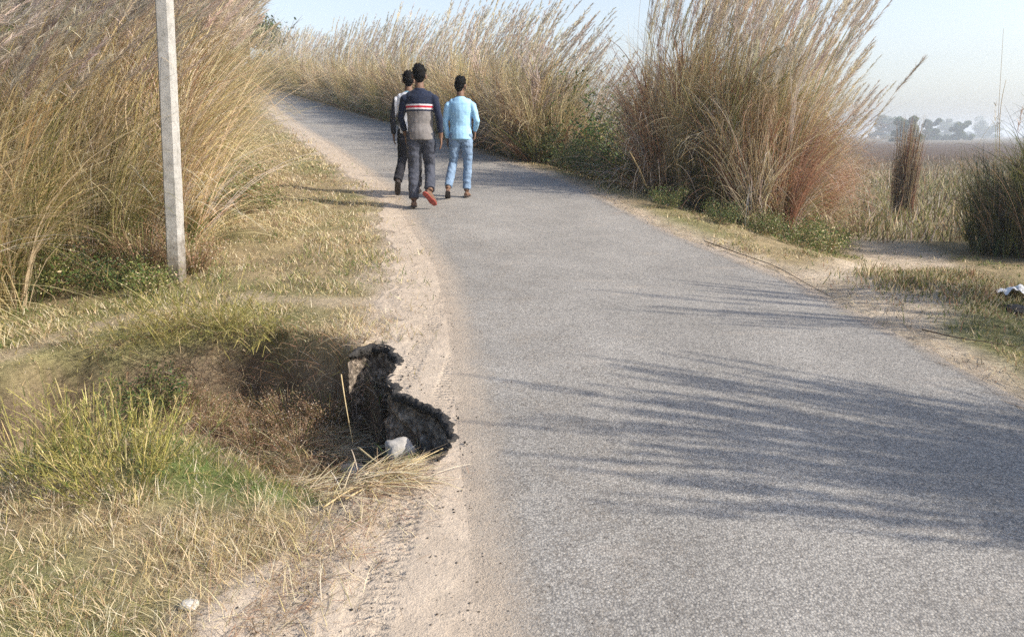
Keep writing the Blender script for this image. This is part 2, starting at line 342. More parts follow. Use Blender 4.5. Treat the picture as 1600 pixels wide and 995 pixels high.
# ------------------------------------------------------------ blades
class Acc:
    def __init__(s): s.V=[];s.F=[];s.C=[];s.n=0
    def add(s,V,F_,C_): s.V.append(V);s.F.append(F_+s.n);s.C.append(C_);s.n+=len(V)
    def mesh(s,name): return npmesh(name,np.concatenate(s.V),np.concatenate(s.F),np.concatenate(s.C))
def pathf(P0,az,t0,t1,L,segs,wind=0.,pw=1.3):
    n=len(P0); P=np.zeros((n,segs+1,3)); P[:,0]=P0
    for k in range(segs):
        t=(k+.5)/segs; th=t0+(t1-t0)*t**pw
        d=np.stack([np.sin(th)*np.cos(az)+wind*t*t,np.sin(th)*np.sin(az),np.cos(th)],-1); d/=np.linalg.norm(d,axis=1)[:,None]
        P[:,k+1]=P[:,k]+d*(L/segs)[:,None]
    return P
def ribbon(acc,P,Wd,col,rng,dark=.0,tip=.15,flat=0.):
    n,m=P.shape[:2]; psi=rng.uniform(0,math.pi,n); s=np.stack([np.cos(psi),np.sin(psi),rng.uniform(-.3,.3,n)],-1)
    t=np.linspace(0,1,m); w=(1-(1-tip)*t**1.8); w=w*np.minimum(1,.6+t*3)
    off=s[:,None,:]*(Wd[:,None]*w[None,:]*.5)[...,None]
    V=np.stack([P-off,P+off],2).reshape(-1,3)
    i=np.arange(n*m*2).reshape(n,m,2); f=np.stack([i[:,:-1,0],i[:,:-1,1],i[:,1:,1],i[:,1:,0]],-1).reshape(-1,4)
    c=np.repeat(col[:,None,:],m,1); c=np.repeat(c[:,:,None,:],2,2).reshape(-1,3)
    acc.add(V,f,c)
PAL=dict(straw=(.64,.53,.33),gold=(.56,.45,.22),olive=(.20,.20,.065),green=(.10,.16,.04),brown=(.33,.22,.13),rust=(.40,.22,.14),grey=(.60,.52,.43),pale=(.74,.65,.48),dgreen=(.05,.085,.035),deep=(.09,.075,.05),yel=(.38,.335,.10))
def pick(rng,n,mixd,j=.18):
    ks=list(mixd); p=np.array([mixd[k] for k in ks],float); p/=p.sum(); c=np.array([PAL[k] for k in ks])[rng.choice(len(ks),n,p=p)]
    return c*(1+rng.uniform(-j,j,(n,1)))*(1+rng.uniform(-.06,.06,(n,3)))
def disk(rng,n,r,pw=.5):
    a=rng.uniform(0,2*math.pi,n); q=r*rng.uniform(0,1,n)**pw; return np.stack([q*np.cos(a),q*np.sin(a),np.zeros(n)],-1),a
def bundles(rng,n,per,*vals):
    k=max(1,n//per); b=rng.integers(0,k,n); return b,[v[:k][b] if len(v)>=k else v for v in vals]
def reed_proto(seed,h=3.2,r=.45,nsk=1500,nup=1100,nst=90,wscale=1.,skirt=None,up=None,wind=.35,green_base=250,plume_k=90,stem_h=1.,skirt_l=(.7,1.9),plumec='grey'):
    rng=np.random.default_rng(seed); A=Acc()
    skirt=skirt or dict(straw=3,brown=3,grey=2,olive=2,rust=1); up=up or dict(straw=4,gold=3,olive=2,brown=2)
    s=h/3.2; nsk=int(nsk*.82); nup=int(nup*.74)
    b,_=bundles(rng,nsk,14); P0,a=disk(rng,nsk,r); P0=P0[b]+rng.normal(0,.025,(nsk,3)); a=a[b]; az=(a+rng.normal(0,.8,nsk)[b])+rng.normal(0,.22,nsk)
    bt0=rng.uniform(.05,.8,nsk)[b]; bt1=rng.uniform(1.0,3.0,nsk)[b]; bz=rng.uniform(0,1,nsk)[b]; bpw=rng.uniform(.7,2.4,nsk)[b]
    P0[:,2]=np.clip(bz+rng.normal(0,.05,nsk),0,1)**1.6*1.75*s; P0[:,0]+=wind*.12*P0[:,2]**2
    P=pathf(P0,az,bt0+rng.normal(0,.10,nsk),bt1+rng.normal(0,.3,nsk),rng.uniform(*skirt_l,nsk)*s*(1-.28*P0[:,2]/1.75),8,.12,bpw)
    P[...,2]=np.maximum(P[...,2],.02)
    ribbon(A,P,rng.uniform(.006,.013,nsk)*wscale,pick(rng,nsk,skirt,.1)[b]*(1+rng.uniform(-.25,.25,(nsk,1))),rng)
    b,_=bundles(rng,nup,15); P0,a=disk(rng,nup,r*.95); P0=P0[b]+rng.normal(0,.016,(nup,3)); P0[:,2]=0; az=(a+rng.normal(0,1.,nup))[b]+rng.normal(0,.3,nup)
    bt0=rng.uniform(0,.34,nup)[b]; bt1=rng.uniform(.2,2.0,nup)[b]
    P=pathf(P0,az,bt0+rng.normal(0,.05,nup),bt1+rng.normal(0,.25,nup),rng.uniform(1.4,2.7,nup)*s,8,wind*1.1,rng.uniform(1.2,3.,nup))
    ribbon(A,P,rng.uniform(.005,.012,nup)*wscale,pick(rng,nup,up,.1)[b]*(1+rng.uniform(-.25,.25,(nup,1))),rng)
    n=16; P0,a=disk(rng,n,r*.8); ribbon(A,pathf(P0,a,rng.uniform(0,.2,n),rng.uniform(.1,.5,n),rng.uniform(1.5,2.6,n)*s,7,wind,1.5),rng.uniform(.010,.015,n),pick(rng,n,dict(pale=1,gold=3,straw=2)),rng,tip=.4)
    if green_base:
        n=green_base; P0,a=disk(rng,n,r); az=a+rng.normal(0,.6,n)
        P=pathf(P0,az,rng.uniform(.1,.5,n),rng.uniform(.8,2.2,n),rng.uniform(.5,1.3,n)*s,6,0,1.4)
        ribbon(A,P,rng.uniform(.006,.012,n)*wscale,pick(rng,n,dict(green=3,olive=3,dgreen=1)),rng)
    B=Acc(); P0,a=disk(rng,nst,r*.8); az=a+rng.normal(0,.5,nst)
    L=rng.uniform(2.0,3.45,nst)*s*stem_h+.5
    P=pathf(P0,az,rng.uniform(.0,.16,nst),rng.uniform(.10,.38,nst),L,12,wind*2.1,1.6)
    sw=rng.uniform(.005,.009,nst)*wscale; ribbon(B,P[:,:11],sw,pick(rng,nst,dict(straw=3,gold=3,olive=1)),rng,tip=.6)
    # feathery plumes on the last sixth of each stem
    Cc=Acc(); base=P[:,10]; e1=P[:,11]; e2=P[:,12]; K=plume_k
    u=rng.uniform(0,1,(nst,K)); w2=np.where(u<.5,u*2,0)[...,None]
    pt=np.where((u<.5)[...,None],base[:,None]+(e1-base)[:,None]*(u*2)[...,None],e1[:,None]+(e2-e1)[:,None]*((u-.5)*2)[...,None])
    tgv=(e2-base); tgv/=np.linalg.norm(tgv,axis=1)[:,None]
    d=tgv[:,None]*1.0+rng.normal(0,.33,(nst,K,3))*(1.1-.6*u)[...,None]; d[...,2]-=.05; d/=np.linalg.norm(d,axis=2)[...,None]
    pt=pt.reshape(-1,3); d=d.reshape(-1,3); n=len(pt); th=np.arccos(np.clip(d[:,2],-1,1)); az2=np.arctan2(d[:,1],d[:,0])
    P=pathf(pt,az2,th,th+rng.uniform(0,.5,n),(rng.uniform(.07,.15,n)*(1.15-.6*u.reshape(-1))),2,0,1)
    pc=np.repeat(pick(rng,nst,dict(grey=4,pale=1) if plumec=='grey' else dict(rust=1,grey=2,brown=1),.12),K,0)
    ribbon(Cc,P,rng.uniform(.005,.011,n)*wscale,pc*(1+rng.uniform(-.2,.2,(n,1))),rng,tip=.2)
    return [('leaves',A.mesh('leaves'),M_leaf),('stems',B.mesh('stems'),M_leaf),('plumes',Cc.mesh('plumes'),M_plume)]
def place(name,proto,x,y,sc,rz,label,cat,group=None,dz=-.04,rng=RNG,z=None):
    e=empty(name,(x,y,(G(x,y) if z is None else z)+dz),rz,label=label,cat=cat,group=group); e.scale=(sc[0],sc[0],sc[1]) if hasattr(sc,'__len__') else (sc,)*3
    for n,me,mt in proto: link(n,me,mt,e)
    return e
GOLD=[reed_proto(11,3.3,.5,1700,1500,120,1.,dict(straw=4,brown=2,grey=2,gold=1,olive=2),dict(gold=3,straw=5,grey=1,olive=2),.5),
      reed_proto(12,3.5,.5,1900,1300,120,1.,dict(straw=4,brown=3,rust=1,grey=2),dict(gold=2,straw=5,grey=2,brown=1),.45),
      reed_proto(13,3.2,.55,1500,1700,110,1.,dict(olive=3,gold=3,brown=2),dict(gold=3,olive=3,straw=4),.4)]
RUST=[reed_proto(21,3.2,.5,2100,1300,95,1.1,dict(rust=4,brown=3,grey=2,straw=2),dict(rust=3,gold=3,straw=3,brown=2),.22,150,plumec='grey'),
      reed_proto(22,3.2,.5,1700,1600,90,1.1,dict(brown=3,olive=3,straw=2,grey=1),dict(gold=4,straw=3,olive=3),.22,500),
      reed_proto(23,2.9,.5,2300,1100,80,1.1,dict(rust=3,straw=3,grey=3,brown=2),dict(rust=3,straw=2,brown=2),.20,200)]
FAR=[reed_proto(31,3.1,.6,900,1000,60,2.,dict(straw=3,brown=2,olive=1,grey=2),dict(straw=5,gold=2,brown=2),.3,60,40),
     reed_proto(32,2.9,.6,1000,900,55,2.,dict(straw=2,brown=2,olive=3),dict(gold=3,straw=3,olive=2),.34,120,40),
     reed_proto(33,3.2,.6,900,1100,65,2.,dict(straw=3,brown=3,grey=2),dict(straw=4,brown=3,grey=1),.3,80,40)]
def jit(s): return RNG.uniform(-s,s)
# left wall of reeds
LW=[(-4.35,3.6,.60,'nearest reed clump of the left thicket, low at the left edge of the frame'),(-4.45,4.6,.64,'second nearest reed clump of the left thicket by the left edge'),(-4.2,5.6,.71,'golden reed clump left of the pole with thick yellow canes'),(-3.95,6.5,.77,'reed clump just left of the concrete pole, tangled drooping leaves'),
 (-3.7,7.3,.84,'golden reed clump directly behind the concrete pole'),(-3.95,8.2,.90,'reed clump bulging out just right of the concrete pole'),(-4.25,9.2,.95,'second golden reed clump right of the pole'),(-4.5,10.2,1.0,'third golden reed clump right of the pole'),
 (-4.85,11.3,1.02,'fourth reed clump right of the pole towards the bend'),(-5.25,12.5,1.03,'fifth reed clump right of the pole towards the bend'),(-5.8,13.8,1.03,'sixth reed clump right of the pole, greenish foot on the verge'),(-6.4,15.2,1.03,'seventh reed clump right of the pole in the front row'),(-7.0,16.8,1.03,'last front reed clump of the left thicket before the road disappears')]
for k,(x,y,h,lab) in enumerate(LW):
    place('reed_clump',GOLD[k%3],x+jit(.08),y+jit(.08),(1+jit(.06),h*1.03),jit(.6),lab,'reed clump','front reed clumps of the thicket on the left')
for k,(x,y,h) in enumerate([(-5.5,4.1,.60),(-5.4,5.3,.62),(-5.3,6.5,.66),(-4.9,7.6,.70),(-5.3,10.2,.95),(-5.9,11.6,1.),(-6.5,13.2,1.05),(-7.3,15,1.05),(-6.9,12.8,1.)]):
    place('reed_clump',GOLD[(k+1)%3],x,y,(1,h),jit(.6),'tall golden reed clump standing behind the front row of the left thicket','reed clump','rear reed clumps of the thicket on the left')
# right big stand
RW=[((948,284),1,.84),((980,289),1,.93),((1015,295),1,1.),((1062,303),0,1.05),((1110,310),1,1.06),((1160,320),0,1.04),((1200,330),2,1.02),((1236,342),0,.94),((1266,354),2,.76)]
labs=['lowest and leftmost clump of the big right stand, next to the dip in the reeds','leftmost tall clump of the big reed stand, green at its foot','big straw reed clump with green leaves beside the leftmost clump of the right stand','third clump from the left in the big right reed stand, tall plumes','golden middle clump of the big right reed stand','reddish clump just right of the middle of the big reed stand','drooping rusty clump with grey plumes in the right half of the big stand','rust brown clump third from last in the right stand, hanging leaves','rightmost and lowest clump of the big stand beside the side path']
for k,((px,py),v,h) in enumerate(RW):
    x,y=ung(px,py); y+=.35
    place('reed_clump',RUST[v],x,y,(1.,h),jit(.3),labs[k],'reed clump','reed clumps of the big stand on the right')
for k,(x,y) in enumerate([(2.35,11.2),(2.9,10.6),(3.4,10.1),(3.1,11.6),(3.7,10.9)]):
    place('reed_clump',RUST[k%3],x,y,(1.,1.0+jit(.05)),jit(.3),'reed clump in the rear of the big stand, only its plumes showing','reed clump','rear reed clumps of the big stand on the right')
GREENR=reed_proto(26,1.5,.4,500,900,3,1.3,dict(green=3,olive=3,dgreen=2),dict(green=5,dgreen=3,olive=2),.05,500,30)
for (px,py),sc_,lab in [((968,290),1.,'low green leaved reed tuft at the left foot of the big stand'),((1005,297),1.15,'tallest green leaved reed tuft at the left of the big stand'),((1180,332),.7,'small green leaved tuft under the reddish part of the big stand')]:
    x,y=ung(px,py); place('green_tuft',GREENR,x,y+.1,sc_,jit(2),lab,'grass tuft')
# middle row along the right edge of the road up to the bend
mid=[]
ys=14.7
while ys<45:
    mid.append((float(xr(ys))+.95+jit(.15),ys,0)); mid.append((float(xr(ys))+2.1+jit(.3),ys+.6,1)); ys+=.95+ys*.012
for k,(x,y,b) in enumerate(mid):
    hh=.93+jit(.07) if y>17 else .84
    place('reed_clump',FAR[k%3],x,y,(1.05,hh),jit(.4),'dry reed clump along the roadside row behind the walkers' if not b else 'dry reed clump behind the roadside row, mostly its top showing','reed clump','reed clumps of the roadside row' if not b else 'reed clumps behind the roadside row')
for k,(px,py) in enumerate([(452,132),(430,134),(474,133)]):
    x,y=un(px,py,ymin=30); place('reed_clump',FAR[k],x+.3,y+2.5,(1.3,.95),jit(.3),['greyish reed clump at the far end of the road, middle of three','far reed clump at the bend nearest the left thicket','far reed clump at the bend beside the start of the roadside row'][k],'reed clump','reed clumps at the bend')
# reeds outside the frame to the right whose shadows reach over the road
SH=[(4.15,2.0),(4.5,2.3),(4.75,1.85),(5.35,4.05)]
SHADE=[reed_proto(24,3.2,.5,1800,1500,95,1.3,dict(rust=3,brown=3,straw=2),dict(straw=3,gold=3,brown=2),.25,200,110),reed_proto(25,3.2,.45,1500,1500,85,1.3,dict(rust=2,brown=3,olive=2),dict(straw=3,gold=3,olive=2),.1,200,110)]
for k,(x,y) in enumerate(SH):
    place('reed_clump',SHADE[k%2],x,y,((.62,.68,.7,.6)[k],(.84,.93,.9,.97)[k]),jit(.4),'tall reed clump on the right verge near the camera, casting feathery shadows over the road','reed clump','near right reed clumps')

# ------------------------------------------------------------ short grass (nobody could count it)
def grass_patch(name,n,xyf,Lr,Wr,palf,seed,lean=(.4,2.0),dens=None,segs=3,label=None,cat='grass'):
    rng=np.random.default_rng(seed); x,y=xyf(rng,n); 
    if dens is not None:
        k=rng.uniform(0,1,len(x))<dens(x,y); x=x[k];y=y[k]
    n=len(x); d=np.hypot(x,y); z=H(x,y)-.012; A=Acc()
    L=rng.uniform(0,1,n)**1.7*(Lr[1]-Lr[0])+Lr[0]; L=L*np.clip(.9+1.5*fbm(x,y,.35,4,seed),.35,2.2); Wd=rng.uniform(*Wr,n)*np.clip(d/3.2,.8,6)
    P=pathf(np.stack([x,y,z],-1),rng.uniform(0,6.283,n),rng.uniform(0,1.1,n),rng.uniform(*lean,n),L,segs,.1,1.2)
    ribbon(A,P,Wd,palf(rng,x,y),rng)
    o=link(name,A.mesh(name),M_grass); return tag(o,label,cat,kind='stuff')
def polar(x0,y0,x1,y1):
    def f(rng,n):   # denser near the camera
        y=y0*(y1/y0)**rng.uniform(0,1,n); return rng.uniform(x0,x1,n),y
    return f
def verge_left(rng,n):
    y=1.75*(22/1.75)**rng.uniform(0,1,n); w=np.clip(.9+y*.42,0,5.2); x=xs_(y)+.35-rng.uniform(0,1,n)**1.15*w*1.15; return x,y
def dens_left(x,y):
    td=dist(x,y,TR)+.12*fbm(x,y,.4,3,70); d=ss(.03,.25,td)
    d=d*.8+.2; e=xs_(y)-x+.22*fbm(x,y,.25,4,77); d=d*(ss(-.10,.30,e)+.12*ss(-.45,-.05,e))
    pd=np.maximum(pit_depth(x,y),gully(x,y)); d=d*(1-ss(.12,.32,pd)*.40)
    d=d*(.25+.6*ss(-.25,.15,fbm(x,y,.45,4,99))+.5*ss(0,.3,fbm(x,y,.13,3,97))); return np.clip(d,0,1)
def pal_left(rng,x,y):
    n=len(x); c=pick(rng,n,dict(straw=5,pale=2,brown=2,gold=2,olive=1)); g=pick(rng,n,dict(green=4,olive=4,yel=1))
    gz=np.clip(1.1-np.hypot((x+.98)/.75,(y-2.95)/.5),0,1)*1.1+.10+.8*np.clip(fbm(x,y,1.2,3,60),-.3,.5)+.25*ss(4.8,6,y)
    # straw coloured strip beside the road further on
    gz=gz*(1-.75*ss(5.5,8,y)*(1-ss(1.2,2.4,xs_(y)-x)))
    m=rng.uniform(0,1,n)<gz; c[m]=g[m]; return c
grass_patch('dry_grass',260000,verge_left,(.018,.095),(.0018,.0042),pal_left,200,dens=dens_left,label='short dry straw coloured grass covering the left verge')
def verge_right(rng,n):
    y=2.6*(17/2.6)**rng.uniform(0,1,n); x=xr(y)+.05+rng.uniform(0,1,n)**1.1*np.clip(.8+y*.45,0,5); return x,y
def dens_right(x,y):
    e=x-xr(y)+.25*fbm(x,y,.3,4,78); s_=dist(x,y,SP)+.18*fbm(x,y,.6,3,71)-.12
    return np.clip(ss(.12,.6,e)*(.06+.94*ss(.35,.7,s_))*(.4+1.*ss(-.2,.25,fbm(x,y,.5,4,98))),0,1)
def pal_right(rng,x,y):
    n=len(x); c=pick(rng,n,dict(straw=4,gold=2,brown=2,olive=2)); g=pick(rng,n,dict(green=2,olive=4,dgreen=1))
    m=rng.uniform(0,1,n)<(.12+.6*ss(.8,1.8,x-xr(y))+.5*fbm(x,y,1.,3,61)); c[m]=g[m]; return c
grass_patch('verge_grass',85000,verge_right,(.02,.075),(.0025,.005),pal_right,201,dens=dens_right,label='short olive and straw grass covering the right verge')
def mound(rng,n):
    return rng.normal(3.3,.27,n),rng.normal(5.35,.30,n)
grass_patch('mound_grass',12000,mound,(.04,.10),(.003,.005),lambda r,x,y:pick(r,len(x),dict(olive=4,green=1,straw=5,rust=1,brown=2)),202,lean=(.1,.9),label='longer olive grass tuft mass on the low mound by the side path')
# field vegetation beyond the gap
def fieldxy(rng,n):
    y=11.5*(60/11.5)**rng.uniform(0,1,n); x=y*rng.uniform(.32,.80,n); return x,y
def fpal(rng,x,y):
    n=len(x); c=pick(rng,n,dict(straw=1,olive=4,grey=1,brown=3,deep=2)); f=pick(rng,n,dict(deep=4,brown=3,grey=1)); m=rng.uniform(0,1,n)<ss(20,38,y); c[m]=f[m]; return c
grass_patch('field_scrub',24000,fieldxy,(.10,.42),(.003,.006),fpal,203,lean=(.0,.9),label='thin dry weeds standing over the low field beyond the gap')

# ------------------------------------------------------------ leafy plants
def bush_proto(seed,rx,rz,nl,ls,pal,stems=40,blobs=9):
    rng=np.random.default_rng(seed); B=Acc()
    P0,a=disk(rng,stems,rx*.25); P=pathf(P0,a,rng.uniform(.1,.6,stems),rng.uniform(.3,1.4,stems),rng.uniform(.5,1.15,stems)*max(rx,rz),6)
    ribbon(B,P,rng.uniform(.004,.009,stems),pick(rng,stems,dict(brown=2,olive=1)),rng,tip=.4)
    # leaves sit along the stems and in clumps at their ends
    si=rng.integers(0,stems,nl); t=rng.uniform(.25,1,nl)**.7; q=t*6; k=np.minimum(q.astype(int),5); fr=(q-k)[:,None]
    c=P[si,k]*(1-fr)+P[si,k+1]*fr+rng.normal(0,.05*max(rx,rz)/.5,(nl,3)); c[:,2]=np.abs(c[:,2])
    A=Acc(); s=rng.uniform(.6,1.3,nl)*ls; d1=rng.normal(0,1,(nl,3)); d1/=np.linalg.norm(d1,axis=1)[:,None]; d2=np.cross(d1,rng.normal(0,1,(nl,3))); d2/=np.linalg.norm(d2,axis=1)[:,None]
    V=np.stack([c-d1*s[:,None],c-d2*s[:,None]*.45,c+d1*s[:,None],c+d2*s[:,None]*.45],1).reshape(-1,3); f=np.arange(nl*4).reshape(-1,4)
    col=np.repeat(pick(rng,nl,pal,.25),4,0); A.add(V,f,col)
    return [('leaves',A.mesh('leaves'),M_foliage),('stems',B.mesh('stems'),M_foliage)]
BGREEN=bush_proto(41,.5,.42,1900,.017,dict(green=3,olive=4,dgreen=1,straw=1))
BDARK=bush_proto(42,.8,.8,2600,.024,dict(dgreen=4,green=2,olive=3,brown=1))
BDRY=bush_proto(43,.45,.4,2200,.009,dict(rust=2,brown=4,straw=1,grey=1,deep=1),220)
BFAR=bush_proto(44,.8,.7,2000,.05,dict(dgreen=3,green=2,olive=4,brown=1))
W_=[((330,345),BGREEN,1.,'low green weed at the foot of the thicket right of the concrete pole'),((400,330),BGREEN,.8,'small green weed on the verge furthest right of the pole'),((372,305),BGREEN,1.1,'green weed against the golden reeds behind the pole'),
    ((225,425),BDRY,1.1,'brown dry weed left of the foot of the concrete pole'),((300,425),BDRY,.9,'reddish dry weed touching the foot of the concrete pole on its right'),((170,455),BDARK,.45,'dark green weed in the shade below the left thicket'),((240,455),BGREEN,.6,'low green weed in front of the dark gap by the pole'),((60,465),BGREEN,.9,'green weed at the left edge below the reeds'),((110,445),BDRY,1.0,'dry weed between the green weeds under the left thicket'),
    ((1245,385),BGREEN,.8,'leafy green weed in front of the rusty reeds'),((1290,395),BGREEN,.9,'green weed at the right end of the big stand by the side path'),((1190,365),BGREEN,.65,'low green weed under the middle of the big stand'),((1130,350),BDARK,.4,'small dark weed between the verge grass and the big stand'),((1320,372),BDRY,.9,'dry brown weed at the corner of the side path'),
    ((1040,325),BDARK,.4,'dark low weed at the foot of the big stand where leaves turn green')]
for (px,py),pr,s,lab in W_:
    x,y=ung(px,py); place('weed',pr,x,y,s,jit(3),lab,'weed')
for k,(y,o_) in enumerate([(11.4,.9),(12.2,.75),(13.1,.9),(14.2,.7),(15.3,.7),(16.7,.65),(18.3,.6),(20.5,.6),(23,.6),(26,.6),(30,.7)]):
    x=float(xr(y))+o_-.1; place('roadside_bush',BFAR if y>15 else BDARK,x,y,(.8,.85) if y<15 else (.75,.75),jit(3),'dark green bush at the foot of the roadside reed row','bush','green bushes under the roadside row')
x,y=1.75,14.6; place('roadside_bush',bush_proto(45,1.2,2.2,5200,.04,dict(dgreen=3,green=3,olive=1),60),x,y,.95,0,'taller leafy green bush rising between the row and the big reed stand','bush')
# dark bush at the right edge
x,y=ung(1560,398)
DARKR=reed_proto(53,2.3,.75,1500,2300,10,1.3,dict(dgreen=4,deep=3,olive=4,brown=1),dict(dgreen=4,olive=4,brown=2,deep=2),.12,500,30)
place('reed_clump',DARKR,x+.5,y+.1,(1.0,.85),.2,'dark green drooping reed clump at the right edge beside the side path','reed clump')
place('reed_clump',DARKR,x+1.15,y-.15,(1.1,1.15),1.2,'taller dark green reed clump cut by the right edge of the frame','reed clump')
place('dark_bush',bush_proto(46,.9,.8,4000,.018,dict(dgreen=6,green=2,olive=1),110),x+.75,y-.25,.8,0,'dark leafy bush tangled in the foot of the dark reeds at the right edge','bush')
place('reed_clump',SHADE[0],x+2.6,y-1.0,(1.,.72),.3,'unseen tall reed clump added right of the dark reeds to shade them','reed clump')  # added out of frame to keep the dark reeds in shade
# upright dry bundle by the side path
def bundle_proto(seed):
    rng=np.random.default_rng(seed); A=Acc(); n=700; P0,a=disk(rng,n,.20); L=rng.uniform(.5,1.75,n); P=pathf(P0,a,rng.uniform(-.10,.10,n),rng.uniform(-.12,.30,n),L,7,.02,2.5)
    ribbon(A,P,rng.uniform(.008,.015,n),pick(rng,n,dict(brown=4,rust=3,straw=3,deep=2)),rng); n=160; P0,a=disk(rng,n,.2); P0[:,2]=rng.uniform(.1,1.3,n); P=pathf(P0,a,rng.uniform(.2,.8,n),rng.uniform(1,2.8,n),rng.uniform(.15,.5,n),5); ribbon(A,P,rng.uniform(.006,.012,n),pick(rng,n,dict(brown=3,straw=2,grey=2)),rng)
    return [('leaves',A.mesh('leaves'),M_leaf)]
x,y=ung(1408,335,ymin=6); place('dry_reed_bundle',bundle_proto(52),x,y,(1.05,1.2),.5,'narrow upright bundle of dry brown reeds beside the side path','reed bundle')
# hanging plants on the gully bank and wispy yellow-green shrubs
def wisp_proto(seed,n,L,th,pal,spread=.12,az0=None,azs=3.14,tw=3,droop=0.):
    rng=np.random.default_rng(seed); A=Acc(); B=Acc(); P0,a=disk(rng,n,spread); az=(a if az0 is None else rng.normal(az0,azs,n))
    t0=rng.uniform(*th,n); P=pathf(P0,az,t0,t0+rng.uniform(-.5,.6,n)+droop,rng.uniform(.55,1,n)*L,8)
    ribbon(B,P,rng.uniform(.0025,.0045,n),pick(rng,n,pal),rng,tip=.4)
    m=n*tw; si=np.repeat(np.arange(n),tw); k=rng.integers(2,8,m); p=P[si,k]; dv=P[si,k]-P[si,k-1]; dv/=np.linalg.norm(dv,axis=1)[:,None]; dv+=rng.normal(0,.35,(m,3)); dv/=np.linalg.norm(dv,axis=1)[:,None]
    th_=np.arccos(np.clip(dv[:,2],-1,1)); a_=np.arctan2(dv[:,1],dv[:,0]); Q=pathf(p,a_,th_,th_+.1,rng.uniform(.08,.3,m)*L,4)
    ribbon(A,Q,rng.uniform(.003,.0055,m),pick(rng,m,pal),rng,tip=.4)
    # tiny needle leaves
    q=m*4; si=rng.integers(0,m,q); k=rng.integers(1,5,q); pp=Q[si,k]; dd=rng.normal(0,1,(q,3)); dd[:,2]=np.abs(dd[:,2]); dd/=np.linalg.norm(dd,axis=1)[:,None]
    Q2=pathf(pp,np.arctan2(dd[:,1],dd[:,0]),np.arccos(dd[:,2]),np.arccos(dd[:,2]),rng.uniform(.012,.03,q),1); ribbon(A,Q2,rng.uniform(.004,.007,q),pick(rng,q,pal),rng)
    return [('twigs',A.mesh('twigs'),M_foliage),('stems',B.mesh('stems'),M_foliage)]
YG=dict(yel=6,olive=4,gold=3,green=1)
x,y=ung(190,745); place('wispy_shrub',wisp_proto(61,150,.38,(0,1.1),YG,.18,tw=5),x,y,1,0,'fan shaped yellow green wispy shrub in front of the gully, the largest','shrub')
x,y=ung(50,745); place('wispy_shrub',wisp_proto(62,34,.45,(0,.7),YG,.05),x,y,1,1,'sparse yellow green wispy shrub with pale bare stems at the left edge','shrub')
x,y=ung(120,735); place('wispy_shrub',wisp_proto(63,70,.40,(0,.9),YG,.12,tw=5),x,y+.1,1,2,'small yellow green wispy shrub between the two larger ones','shrub')
place('weed',BDARK,-2.22,4.30,.42,1,'dark weed added to shade the hollow at the left end of the gully bank','weed',z=G(-2.1,4.6))  # added dark weed, there to throw shade into the hollow
bk=lambda x_:float(np.interp(x_,BK[:,0],BK[:,1]))
for k,(bx,Lh,n,lab) in enumerate([(-2.3,.6,90,'yellow green bush hanging from the left part of the gully bank'),(-2.0,.55,110,'dense yellow green bush on the brow of the gully bank'),(-1.7,.45,80,'yellow green bush at the right end of the bank bushes')]):
    by=bk(bx)-.02; place('bank_shrub',wisp_proto(64+k,n,Lh,(.3,1.3),dict(yel=5,olive=3,gold=2),.22,-1.2,.9,4,.5),bx,by,1,0,lab,'shrub',z=G(bx,by+.12))
for k,(bx,dy,s,lab) in enumerate([(-1.95,-.42,.55,'dry reddish brush low on the gully face, left'),(-1.62,-.22,.62,'dark reddish brush under the brow of the gully bank'),(-1.35,-.35,.6,'dry brown brush on the gully face, middle'),(-1.12,-.2,.55,'dry brown brush beside the black hollow of the washout'),(-1.5,-.6,.5,'dry brush at the foot of the gully face'),(-2.25,-.5,.45,'dry brush low in the gully near the left hollow'),(-2.1,-.25,.5,'dry brush right under the yellow bushes of the bank'),(-1.75,-.6,.45,'small dry brush at the foot of the gully face beside the yellow shrub'),(-1.2,-.6,.5,'dry brush at the edge of the washout shadow'),(-1.45,-.1,.5,'dark brush on the brow of the bank nearest the washout')]):
    bx2=bx; by=bk(bx)+dy; place('dry_brush',BDRY,bx2,by,s,jit(3),lab,'brush')
rng=np.random.default_rng(90)
A=Acc(); n=8000; x=rng.uniform(-2.7,-.75,n); y=np.interp(x,BK[:,0],BK[:,1])-rng.uniform(-.08,1.,n)**1.0; P=pathf(np.stack([x,y,H(x,y)-.01],-1),rng.normal(-1.3,1.1,n),rng.uniform(.3,1.2,n),rng.uniform(1.2,2.7,n),rng.uniform(.08,.30,n),4)
ribbon(A,P,rng.uniform(.002,.0045,n),pick(rng,n,dict(rust=3,brown=4,straw=3,olive=2,grey=1)),rng); tag(link('bank_grass',A.mesh('bank_grass'),M_grass),'tangled dry grass hanging over the face of the gully','grass',kind='stuff')
# straw litter lying in the mouth of the washout
A=Acc(); c=[ung(*p) for p in [(500,778),(545,768),(590,752),(540,720),(500,700),(560,690),(470,700)]]; n=1500
ci=rng.integers(0,len(c),n); x=np.array([c[i][0] for i in ci])+rng.normal(0,.08,n); y=np.array([c[i][1] for i in ci])+rng.normal(0,.05,n)
P=pathf(np.stack([x,y,H(x,y)+rng.uniform(.005,.05,n)],-1),rng.normal(.35,.7,n),rng.uniform(1.3,1.6,n),rng.uniform(1.5,1.8,n),rng.uniform(.06,.28,n),3)
ribbon(A,P,rng.uniform(.002,.006,n),pick(rng,n,dict(straw=5,pale=2,brown=3,gold=2)),rng,tip=.5); tag(link('straw_litter',A.mesh('straw_litter'),M_grass),'loose broken straw lying in the sunlit mouth of the washout','straw',kind='stuff')
